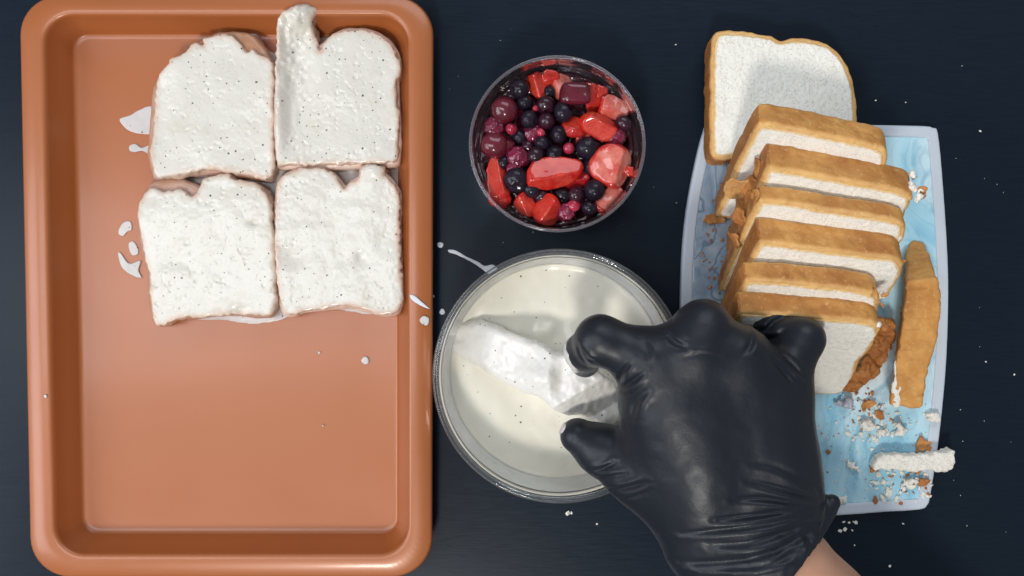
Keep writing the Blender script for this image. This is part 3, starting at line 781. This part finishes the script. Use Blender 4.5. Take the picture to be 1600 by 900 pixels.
def scatter(name, spots, mat, label, z=12.4):
    V = []; F = []; r = random.Random(len(spots)*7+1)
    for (px, py, s) in spots:
        c = P(px, py, z); n0 = sum(len(x) for x in V)
        bm = bmesh.new(); bmesh.ops.create_icosphere(bm, subdivisions=1, radius=1)
        vv = np.array([q.co[:] for q in bm.verts]); ff = [[q.index for q in g.verts] for g in bm.faces]; bm.free()
        vv = vv*np.array([[r.uniform(.6, 1.4)] for _ in vv])*s*np.array([r.uniform(.6, 1.5), r.uniform(.6, 1.3), .6])
        an = r.uniform(0, 6.28); ca, sa = math.cos(an), math.sin(an)
        vv = vv@np.array([[ca, sa, 0], [-sa, ca, 0], [0, 0, 1]]); vv[:, 2] -= vv[:, 2].min()
        V.append(vv+c); F += [[n0+q for q in g] for g in ff]
    mk(name, np.concatenate(V), F, mat, smooth=False, label=label, kind='stuff', cat='crumbs')
g = lambda cx, cy, sx, sy, n, a, b: [(rr.gauss(cx, sx), rr.gauss(cy, sy), rr.uniform(a, b)) for _ in range(n)]
def onb(l): return [q for q in l if 1086 < q[0] < 1456 and 215 < q[1] < 788]
scatter('crumbs', onb(g(1365, 660, 22, 18, 60, 1, 4)+g(1405, 752, 28, 16, 60, 1, 4.2)+g(1350, 740, 45, 35, 40, .7, 2.4)+g(1340, 690, 40, 40, 40, .7, 2)+g(1435, 640, 10, 30, 14, .7, 2.2)+g(1375, 700, 45, 50, 170, .35, .9)), M['crumb'], 'scattered pale bread crumbs over the lower board')
scatter('crust_crumbs', onb(g(1360, 640, 24, 20, 40, .8, 3.2)+g(1420, 740, 26, 24, 40, .8, 3.5)+g(1130, 360, 14, 40, 30, .7, 2.6)+g(1112, 420, 14, 40, 24, .7, 2.4)+g(1330, 700, 50, 40, 24, .6, 1.8)+g(1090, 440, 10, 30, 8, .6, 1.6)+g(1375, 700, 50, 50, 110, .35, .9)+g(1110, 380, 18, 60, 60, .35, .9)), M['crust_bit'], 'scattered brown crust crumbs over the board')
scatter('table_crumbs', [(1318,815,2.2),(1326,816,2.6),(1333,815,2),(1337,816,2.4),(1320,826,3.6),(1312,829,3),(1331,828,1.6),(1390,884,2.2),(887,802,3.2),(893,801,2.6),(933,818,1.5),(1531,205,2),(1540,565,1.6),(1584,585,2),(1415,160,1.5),(1368,157,1.6),(1056,70,1.4),(1411,818,1.4),(1335,852,1.3),(1500,640,1.3)]+[(rr.uniform(1490, 1598), rr.uniform(30, 880), rr.uniform(.4, .7)) for _ in range(14)]+[(rr.uniform(690, 1060), rr.uniform(30, 380), rr.uniform(.4, .6)) for _ in range(14)], M['crumb'], 'stray crumbs and dust specks on the dark table', z=.1)

# ------------------------------------------------------------------ berry cup
CZ = 122
cc = P(871, 224, CZ); ccx, ccy = cc[0], cc[1]
def cup():
    RR = 139*(1-CZ/H)
    e = empty('berry_cup', (ccx, ccy, 0), label='clear round plastic cup with a faceted wall holding mixed berries', cat='cup')
    n = 160; rows = 40
    r_at = lambda z: 104+(RR-5-104)*((z-4)/(CZ-10-4))**.8
    inner = [(0, 5)]+[(104-4, 5)]+[(r_at(z), z) for z in np.linspace(9, CZ-6, rows)]
    outer = [(r_at(z)+2.6, z) for z in np.linspace(CZ-6, 4, rows)]+[(98, .5), (0, .5)]
    def rmod(i, j):
        k = i-2
        if not (0 <= k < rows): return 0
        band = k//8; ring = 1 if k % 8 == 0 else 0
        rib = 1 if (j+(4 if band % 2 else 0)) % 8 == 0 else 0
        return -1.3*max(ring, rib)
    v, f = lathe(inner+outer, n, 0, 0, rmod); mk('wall', v, f, M['cup'], parent=e)
    rim = [(RR-2.5+2.2*math.cos(a), CZ-4+2.6*math.sin(a)) for a in np.linspace(0, 2*math.pi, 13)]
    v, f = lathe(rim, n, 0, 0); mk('rim', v, f, M['cup_rim'], parent=e)
    # juice
    X = []; F = []; rings = 24; seg = 96; rl = r_at(70)-2
    for i in range(rings+1):
        for j in range(seg):
            a = 2*math.pi*j/seg; r = rl*i/rings; x, y = r*math.cos(a), r*math.sin(a)
            X.append((ccx+x, ccy+y, 70+7*float(vn(x, y, 0, 13, 8))))
    for i in range(rings):
        for j in range(seg):
            k = (j+1) % seg; F.append((i*seg+j, (i+1)*seg+j, (i+1)*seg+k, i*seg+k))
    b = len(X)
    for j in range(seg):
        a = 2*math.pi*j/seg; X.append((ccx+100*math.cos(a), ccy+100*math.sin(a), 7))
    for j in range(seg):
        k = (j+1) % seg; F.append((rings*seg+j, b+j, b+k, rings*seg+k))
    F.append(tuple(range(b, b+seg))[::-1])
    mk('berry_juice', X, F, M['juice'], label='dark purple juice and pulp beneath the berries in the cup', cat='juice')
cup()

def straw(px, py, wd, ht, ang, z, lab, cut=(0, 0, 1), off=.35, flesh='straw_flesh', skin='straw_skin', taper=.25, th=None, seed=0):
    wd *= 1.1; ht *= 1.12
    """piece of strawberry: tapered ellipsoid cut by one or two planes"""
    sc = 1-z/H; a, b = wd/2*sc, ht/2*sc; c = th or min(a, b)*.8
    c = c
    X, Y, Z, lo, h = grid((-a, -b, -c), (a, b, c), max(1.3, min(a, b)/13))
    tb = b*(1-taper*(X/a)); 
    F0 = np.sqrt((X/a)**2+(Y/np.maximum(tb, 1))**2+(Z/c)**2)
    p = 2.35
    F0 = (np.abs(X/a)**p+np.abs(Y/np.maximum(tb, 1))**p+np.abs(Z/c)**p)**(1/p)
    k = min(a, b, c)
    F = (F0-1)*k+1.6*vn(X, Y, Z, k*.7, seed)+.5*vn(X, Y, Z, k*.25, seed)
    n = np.array(cut, float); n /= np.linalg.norm(n)
    pl = X*n[0]+Y*n[1]+Z*n[2]-off*k
    n2 = np.array([-n[1]+.3, n[0]*.4-.75, .55]); n2 /= np.linalg.norm(n2)
    pl2 = X*n2[0]+Y*n2[1]+Z*n2[2]-.62*k
    F = -smin(-F, -(pl+.5*vn(X, Y, Z, k*.6, seed+1)), 2.0)
    if seed % 3 != 0: F = -smin(-F, -(pl2+.5*vn(X, Y, Z, k*.6, seed+2)), 2.0)
    v, f = nets(F, lo, h)
    fc = v[f].mean(1)
    e1 = (np.abs(fc[:, 0]/a)**p+np.abs(fc[:, 1]/np.maximum(b*(1-taper*fc[:, 0]/a), 1))**p+np.abs(fc[:, 2]/c)**p)**(1/p)
    mi = (e1 < .93).astype(int)
    m = np.array(Euler((0, 0, R(ang))).to_matrix())
    v = v@m.T+P(px, py, z)-np.array([0, 0, c*.3])
    mk('strawberry_piece', v, f, [M[skin], M[flesh]], midx=mi, label=lab, cat='strawberry piece', group='strawberry pieces in the cup')

zt = 96
straw(843,134,40,34,-55,zt-4,'orange red strawberry wedge at the cup\'s top beside the dark blueberry', (.2,.5,.8), .3, seed=1)
straw(861,120,26,22,10,zt-6,'small red strawberry tip highest in the cup', (0,.2,1), .4, seed=2)
straw(879,136,48,34,-75,zt-5,'pale pinkish white strawberry slice behind the square dark cherry', (-.2,.3,.9), .2, 'straw_pink', seed=4)
straw(929,154,30,50,12,zt-6,'tall narrow red strawberry sliver right of the square dark cherry', (.3,0,1), .3, seed=5)
straw(941,146,18,24,0,zt-5,'little bright red strawberry bit near the rim, right of the tall sliver', (0,0,1), .5, 'straw_flesh', seed=7)
straw(960,168,44,36,-12,zt,'salmon coloured rounded strawberry piece by the cup\'s upper right rim', (.2,.2,1), .35, 'straw_pink', seed=8)
straw(937,195,56,40,160,zt+8,'large red strawberry wedge above the blueberries, right of centre', (-.1,.5,.9), .45, seed=10)
straw(900,197,32,40,80,zt+2,'deep red strawberry chunk left of the large red wedge', (.5,.1,.6), .5, 'straw_flesh', 'straw_deep', seed=11)
straw(918,212,36,22,10,zt-4,'shaded pinkish strawberry edge under the large red wedge', (0,.4,.8), .3, 'straw_pink', seed=13)
straw(958,257,62,62,58,zt+8,'big pale pink strawberry block at the cup\'s right side', (-.1,.1,1), .55, 'straw_pink', 'straw_flesh', .1, seed=14)
straw(868,270,80,46,13,zt+12,'biggest orange red strawberry wedge in the cup\'s middle', (0,.35,.95), .5, 'straw_flesh', seed=16)
straw(778,281,78,32,95,zt,'long upright strawberry slice against the cup\'s left wall', (.2,.1,1), .45, 'straw_flesh', seed=17)
straw(822,321,38,30,-48,zt-3,'small triangular strawberry piece with pale edge at lower left', (.3,.3,.8), .35, 'straw_flesh', seed=19)
straw(857,328,46,42,80,zt+2,'rounded shiny red strawberry half at the cup\'s bottom', (.2,.6,.6), .7, 'straw_flesh', seed=20)
straw(952,309,48,30,38,zt-4,'faded pink strawberry sliver at the cup\'s lower right wall', (.2,.1,1), .3, 'straw_pink', seed=22)
straw(901,280,40,30,20,zt-6,'dark wine red strawberry piece right of the biggest wedge', (0,.5,.8), .6, 'straw_deep', 'straw_deep', seed=23)
straw(987,268,14,26,70,zt,'thin red strawberry edge squeezed between pink block and rim', (0,0,1), .6, 'straw_flesh', seed=25)

def lump(name, px, py, r, z, mat, lab, cat, grp, seed=0, sq=.95, pebbled=0, box=False):
    rr_ = r*(1-z/H)
    X, Y, Z, lo, h = grid((-rr_*1.15,)*3, (rr_*1.15,)*3, max(1.1, rr_/9))
    if box: F = (np.abs(X/1.15)**4+np.abs(Y/.85)**4+np.abs(Z*1.1)**4)**.25-rr_
    else: F = np.sqrt(X*X+Y*Y+(Z/sq)**2)-rr_
    F = F+.10*rr_*vn(X, Y, Z, rr_*.8, seed)
    if pebbled:
        a = np.arctan2(Y, X); e = np.arccos(np.clip(Z/(np.sqrt(X*X+Y*Y+Z*Z)+1e-6), -1, 1))
        F = F-pebbled*np.abs(np.sin(e*5))*np.abs(np.sin(a*4+np.round(e*5/math.pi)*1.57))
    v, f = nets(F, lo, h)
    v = v+P(px, py, z)-np.array([0, 0, rr_*.35])
    mk(name, v, f, mat, label=lab, cat=cat, group=grp)
lump('cherry', 899, 146, 21, zt+8, M['cherry'], 'squarish dark red cherry among the strawberries at the top', 'cherry', 'dark cherries in the cup', 1, box=True)
lump('cherry', 788, 171, 22, zt+2, M['cherry'], 'round wine red cherry at the cup\'s upper left', 'cherry', 'dark cherries in the cup', 2)
lump('cherry', 773, 226, 22, zt, M['cherry'], 'round wine red cherry against the cup\'s left wall', 'cherry', 'dark cherries in the cup', 3)
lump('cherry', 790, 226, 15, zt-8, M['cherry'], 'smaller dark cherry tucked right of the left wall cherry', 'cherry', 'dark cherries in the cup', 4)
RG = 'raspberries in the cup'
lump('raspberry', 772, 198, 16, zt-3, M['rasp'], 'dull purple raspberry between the two wine red cherries', 'raspberry', RG, 5, pebbled=2.2)
lump('raspberry', 809, 245, 17, zt-2, M['rasp'], 'dark raspberry right of the long upright strawberry slice\'s top', 'raspberry', RG, 6, pebbled=2.2)
lump('raspberry', 803, 263, 12, zt-2, M['rasp'], 'reddish raspberry beside the long upright strawberry slice', 'raspberry', RG, 7, pebbled=1.8)
lump('raspberry', 962, 213, 15, zt-3, M['rasp'], 'dark raspberry just above the big pale pink block', 'raspberry', RG, 8, pebbled=2)
lump('raspberry', 885, 331, 14, zt-2, M['rasp'], 'dark red raspberry right of the shiny red half', 'raspberry', RG, 9, pebbled=2)
lump('raspberry', 833, 207, 16, zt-8, M['rasp'], 'dark red raspberry in the middle left among blueberries', 'raspberry', RG, 10, pebbled=2)
AG = 'pink beads in the cup'
lump('pink_bead', 799, 201, 9, zt+6, M['aril'], 'bright pink bead resting between the cherries at left', 'berry bead', AG, 11)
lump('pink_bead', 889, 231, 9, zt+4, M['aril'], 'bright pink bead above the biggest strawberry wedge', 'berry bead', AG, 12)
lump('pink_bead', 845, 206, 7, zt+2, M['aril'], 'small pink bead among blueberries near the cup\'s centre', 'berry bead', AG, 13)
lump('pink_bead', 837, 169, 5, zt+4, M['aril'], 'tiny pink bead below the orange red top wedge', 'berry bead', AG, 14)
lump('pink_bead', 896, 321, 10, zt+2, M['aril'], 'red bead between blueberries at the bottom of the cup', 'berry bead', AG, 15)

def blueberry(px, py, r, z, lab, seed):
    rb = r*(1-z/H); q = random.Random(seed)
    bm = bmesh.new(); bmesh.ops.create_uvsphere(bm, u_segments=28, v_segments=20, radius=1)
    vv = np.array([c.co[:] for c in bm.verts]); ff = [[c.index for c in g_.verts] for g_ in bm.faces]; bm.free()
    ph = np.arccos(np.clip(vv[:, 2], -1, 1)); az = np.arctan2(vv[:, 1], vv[:, 0])
    crown = np.exp(-((ph-.42)/.10)**2)*(.09+.05*np.cos(5*az)); dim = -.22*np.exp(-(ph/.30)**2)
    s = 1+crown+dim+.03*vn(vv[:, 0], vv[:, 1], vv[:, 2], .6, seed)
    vv = vv*s[:, None]*np.array([q.uniform(.9, 1.12), q.uniform(.88, 1.08), .9])*rb
    m = np.array(Euler((q.uniform(-1.5, 1.5), q.uniform(-1.5, 1.5), q.uniform(0, 6))).to_matrix())
    mk('blueberry', vv@m.T+P(px, py, z)-np.array([0, 0, rb*.35]), ff, M['blue_red'] if seed % 3 == 0 else M['blue'], label=lab, cat='blueberry', group='blueberries in the cup')
BB = [(812,138,17,2,'blueberry at the upper left, left of the orange red top wedge'),
 (820,160,14,-2,'blueberry right under the upper left blueberry'),
 (853,163,16,4,'blueberry below the small red strawberry tip'),
 (881,173,17,6,'large blueberry left below the squarish dark cherry'),
 (827,186,14,4,'blueberry right of the upper left wine red cherry'),
 (854,188,15,4,'blueberry in the centre of the upper cluster'),
 (873,209,14,4,'blueberry below the large one, left of the deep red chunk'),
 (847,223,13,0,'blueberry just beneath the small central pink bead'),
 (838,242,16,2,'blueberry at the upper left end of the biggest wedge'),
 (867,240,15,2,'blueberry touching the top of the biggest wedge'),
 (920,231,20,2,'large blueberry left of the big pale pink block'),
 (975,192,13,4,'blueberry by the right rim below the salmon piece'),
 (807,281,21,4,'largest blueberry, right of the long upright strawberry slice'),
 (830,295,15,0,'blueberry below left of the biggest strawberry wedge'),
 (901,304,15,2,'blueberry below the dark wine red piece'),
 (930,296,19,6,'large blueberry below the big pale pink block'),
 (921,324,13,2,'blueberry lowest at right, near the bottom rim'),
 (825,229,12,-6,'blueberry half sunk left of the central ones'),
 (922,258,15,-2,'blueberry wedged between the biggest wedge and pink block'),
 (880,305,13,-6,'blueberry half hidden under the biggest wedge'),
 (846,306,13,-8,'blueberry in shade above the shiny red half'),
 (812,214,13,-8,'blueberry sunk right of the bright pink left bead'),
 (890,255,13,-8,'blueberry peeping from behind the biggest wedge\'s tip'),
 (800,150,11,-8,'small blueberry above the upper left cherry'),
 (858,145,12,-10,'blueberry shaded under the top strawberries'),
 (787,252,12,-8,'blueberry in shade above the long upright slice')]
for i, (px, py, r, dz, lab) in enumerate(BB): blueberry(px, py, r, zt+dz, lab, 100+i)

# ------------------------------------------------------------------ gloved hand and forearm
def person():
    q = lambda x, y, z: P(x, y, z)
    wl, wr = q(1112, 850, 190), q(1214, 812, 190)
    im, mm, rm, pm = q(1018, 564, 224), q(1086, 547, 234), q(1154, 562, 231), q(1216, 612, 212)
    lo = (q(860, 0, 140)[0], q(0, 1010, 200)[1], 95); hi = (q(1440, 0, 200)[0], q(0, 455, 260)[1], 300)
    X, Y, Z, lo_, h = grid(lo, hi, 2.0)
    D = lambda a, b, ra, rb: cone(X, Y, Z, a, b, ra, rb)
    pl = D(wl, im, 58, 33)
    pl = smin(pl, D(wl, mm, 56, 34), 26); pl = smin(pl, D(wr, rm, 56, 33), 26); pl = smin(pl, D(wr, pm, 52, 31), 26)
    pl = smin(pl, D(q(1020, 620, 205), q(1040, 720, 190), 34, 44), 24)
    # thumb
    th = D(q(1085, 800, 178), q(1000, 738, 170), 57, 46)
    th = smin(th, D(q(1000, 738, 170), q(940, 703, 154), 45, 35), 14)
    th = smin(th, D(q(940, 703, 154), q(903, 681, 146), 34, 25), 12)
    pl = smin(pl, th, 26)
    # index
    ix = D(im, q(938, 531, 224), 36, 32); ix = smin(ix, D(q(938, 531, 224), q(914, 549, 188), 31, 26), 10); ix = smin(ix, D(q(914, 549, 188), q(914, 566, 160), 26, 21), 6)
    # middle
    md = D(mm, q(1099, 510, 234), 34, 35); md = smin(md, D(q(1099, 510, 234), q(1064, 531, 188), 32, 27), 10); md = smin(md, D(q(1064, 531, 188), q(1040, 560, 150), 25, 21), 6)
    rg = D(rm, q(1134, 548, 228), 34, 32); rg = smin(rg, D(q(1134, 548, 228), q(1108, 552, 172), 29, 25), 8); rg = smin(rg, D(q(1108, 552, 172), q(1080, 580, 145), 24, 20), 6)
    pk = D(pm, q(1254, 530, 203), 31, 28.5); pk = smin(pk, D(q(1254, 530, 203), q(1205, 511, 180), 28, 23), 7); pk = smin(pk, D(q(1205, 511, 180), q(1184, 548, 150), 22, 18), 6)
    F = smin(pl, ix, 22); F = smin(F, smin(md, rg, 12), 12); F = smin(F, pk, 14)
    # the glove stretched flat between the knuckles and over the back of the hand
    for a, b, ra, rb, k in ((im, mm, 33, 34, 30), (mm, rm, 34, 33, 30), (rm, pm, 32, 30, 30),
                            (q(1055, 635, 204), q(1180, 650, 202), 56, 52, 60), (q(1100, 730, 198), q(1190, 740, 196), 60, 58, 60)):
        F = smin(F, D(a, b, ra, rb), k)
    # cuff: a loose shell round the wrist, cut open across the forearm
    aw, ae = q(1168, 826, 192), q(1420, 1150, 205)
    ad = (ae-aw)/np.linalg.norm(ae-aw)
    s = (X-aw[0])*ad[0]+(Y-aw[1])*ad[1]+(Z-aw[2])*ad[2]
    rough = 5*vn(X, Y, Z, 22, 14)+2.5*vn(X, Y, Z, 10, 15)
    cuff = D(aw-ad*4, ae, 84, 112)+rough*np.clip(s/60+.2, 0, 1)
    F = smin(F, cuff, 16)
    # folds of the stretched glove: each a groove with a raised lip, drawn along the hand
    def groove(F, pts, z, wd, amp):
        p = spline_open([q(x, y, z)[:2] for x, y in pts], 6)
        x2, y2 = X[:, :, 0], Y[:, :, 0]
        m = (x2 > p[:, 0].min()-30) & (x2 < p[:, 0].max()+30) & (y2 > p[:, 1].min()-30) & (y2 < p[:, 1].max()+30)
        xs, ys = x2[m], y2[m]
        best = np.full(xs.shape, 1e9); tt = np.zeros(xs.shape); sg = np.zeros(xs.shape)
        for i in range(len(p)-1):
            e = p[i+1]-p[i]; L = e@e+1e-9
            t = np.clip(((xs-p[i, 0])*e[0]+(ys-p[i, 1])*e[1])/L, 0, 1)
            dx, dy = xs-p[i, 0]-t*e[0], ys-p[i, 1]-t*e[1]; dd = np.hypot(dx, dy)
            u = dd < best; best = np.where(u, dd, best); tt = np.where(u, (i+t)/(len(p)-1), tt); sg = np.where(u, np.sign(e[0]*dy-e[1]*dx), sg)
        env = np.clip(np.sin(np.clip(tt, 0.03, .97)*math.pi), 0, 1)**.6
        d = amp*env*(np.exp(-(best/wd)**2)-.65*np.exp(-((best*sg-wd*2.0)/(wd*1.3))**2))
        D2 = np.zeros(x2.shape); D2[m] = d
        return F+D2[:, :, None]*np.clip((Z-150)/25, 0, 1)
    def spline_open(pts, k):
        p = np.array(pts); p = np.vstack([2*p[0]-p[1], p, 2*p[-1]-p[-2]]); out = []
        for i in range(1, len(p)-2):
            a, b, c, d = p[i-1:i+3]
            for j in range(k):
                t = j/k; out.append(.5*((2*b)+(c-a)*t+(2*a-5*b+4*c-d)*t*t+(3*b-a-3*c+d)*t**3))
        out.append(p[-2]); return np.array(out)
    GR = [([(1284,785),(1245,767),(1200,754),(1160,744)], 240, 4, 4.0), ([(1284,788),(1232,779),(1184,772),(1136,772)], 240, 3.5, 4.0),
          ([(1282,791),(1235,790),(1180,796),(1135,802),(1108,805)], 240, 4, 4.6), ([(1277,797),(1222,802),(1150,814),(1062,832)], 240, 3.5, 4.5),
          ([(1272,806),(1212,822),(1156,838),(1104,846)], 240, 4.4, 4.2), ([(1264,820),(1202,846),(1142,868),(1066,882)], 240, 4.8, 6.0),
          ([(1252,838),(1202,861),(1152,876),(1095,888)], 240, 3.5, 4.5), ([(1280,780),(1262,750),(1236,728)], 225, 4, 2.5), ([(1276,778),(1245,745),(1200,722),(1165,716)], 240, 4, 2.2),
          ([(1188,550),(1212,577),(1240,610)], 230, 2.8, 3.2), ([(1199,553),(1222,578),(1246,604)], 228, 2.6, 3.0), ([(1212,552),(1232,568),(1250,590)], 226, 2.4, 2.4),
          ([(1172,512),(1196,517),(1212,503),(1236,494)], 205, 3.5, 4.0), ([(1186,525),(1206,528),(1222,514)], 200, 3, 3.0),
          ([(980,562),(970,580),(967,600)], 230, 3, 3.5), ([(998,576),(984,592),(968,604)], 225, 3, 3.5), ([(1004,600),(988,622),(984,650)], 215, 4, 3.0),
          ([(922,737),(940,731),(958,719)], 185, 2.5, 3.5), ([(952,768),(975,758),(1002,744)], 195, 3, 3.5), ([(968,782),(992,770),(1010,756)], 200, 2.6, 2.5), ([(935,752),(955,742),(975,735)], 190, 2.4, 2.2),
          ([(1060,560),(1090,552),(1120,556)], 265, 3, 1.5), ([(1036,520),(1046,532),(1060,540)], 232, 3.5, 4.0), ([(1166,520),(1160,536),(1150,548)], 232, 3.5, 3.0), ([(1000,530),(1008,546),(1004,562)], 240, 4, 1.6), ([(905,540),(914,556),(926,562)], 205, 2.4, 3.0), ([(899,534),(905,552),(915,566)], 200, 2.2, 2.4)]
    for a in GR: F = groove(F, *a)
    F = F+.35*vn(X, Y, Z, 14, 5)
    sq_ = (X-aw[0])*ad[1]-(Y-aw[1])*ad[0]
    endp = 40+.22*np.clip(sq_+60, -40, 200)+6*vn(X, Y, Z, 24, 16)
    F = np.maximum(F, s-endp)
    hollow = D(aw, ae, 78, 92)
    F = np.maximum(F, -np.maximum(hollow, 26-s))
    fa, fb = q(1252, 850, 216), q(1300, 786, 214)
    fl = D(fa, fb, 24, 11)+1.5*vn(X, Y, Z, 12, 4)
    fn = np.array([fb[1]-fa[1], -(fb[0]-fa[0]), 0]); fn /= np.linalg.norm(fn)
    fl = np.maximum(fl, np.abs((X-fa[0])*fn[0]+(Y-fa[1])*fn[1])-11)
    F = smin(F, fl, 6)
    v, f = nets(F, lo_, h)
    cen = np.array([*q(1150, 700, 0)[:2], 0.])
    # forearm and the hand inside the glove: one skin surface
    X2, Y2, Z2, l2, h2 = grid((q(1000, 0, 200)[0], q(0, 1430, 210)[1], 95), (q(1700, 0, 210)[0], q(0, 690, 200)[1], 300), 5)
    el = aw+ad*520
    A = cone(X2, Y2, Z2, aw+ad*62, aw+ad*150, 70, 77); A = smin(A, cone(X2, Y2, Z2, aw+ad*150, el, 77, 104), 20)
    A = smin(A, cone(X2, Y2, Z2, aw+ad*62, q(1130, 720, 200), 60, 38), 24)
    A = A+1.0*vn(X2, Y2, Z2, 60, 3)
    v2, f2 = nets(A, l2, h2)
    body = mk('person', v2, f2, M['skin'], origin=cen, label='person\'s forearm and hand in a black glove dipping bread into batter', cat='person')
    body.location = tuple(cen*S)
    gl = mk('glove', v-cen, f, M['glove'], parent=body)
    # batter clinging to the fingertips
    for (px, py, z, r, sd) in ((893, 556, 178, 23, 1), (873, 664, 150, 13, 2)):
        c = q(px, py, z)
        m = (np.abs(X-c[0]) < 50) & (np.abs(Y-c[1]) < 50)
        i0 = np.argwhere(m.any((1, 2))).ravel(); i1 = np.argwhere(m.any((0, 2))).ravel()
        sl = (slice(i0[0], i0[-1]+1), slice(i1[0], i1[-1]+1), slice(0, X.shape[2]))
        xs, ys, zs = X[sl], Y[sl], Z[sl]
        sp_ = np.sqrt((xs-c[0])**2+(ys-c[1])**2+(zs-c[2])**2)-r+5*vn(xs, ys, zs, 9, sd)
        G = np.maximum(F[sl]-1.6, sp_)
        lo3 = np.array([xs[0, 0, 0], ys[0, 0, 0], zs[0, 0, 0]])
        if (G < 0).any():
            v3, f3 = nets(G, lo3, h); mk('batter_smear', v3-cen, f3, M['white'], parent=gl)
person()
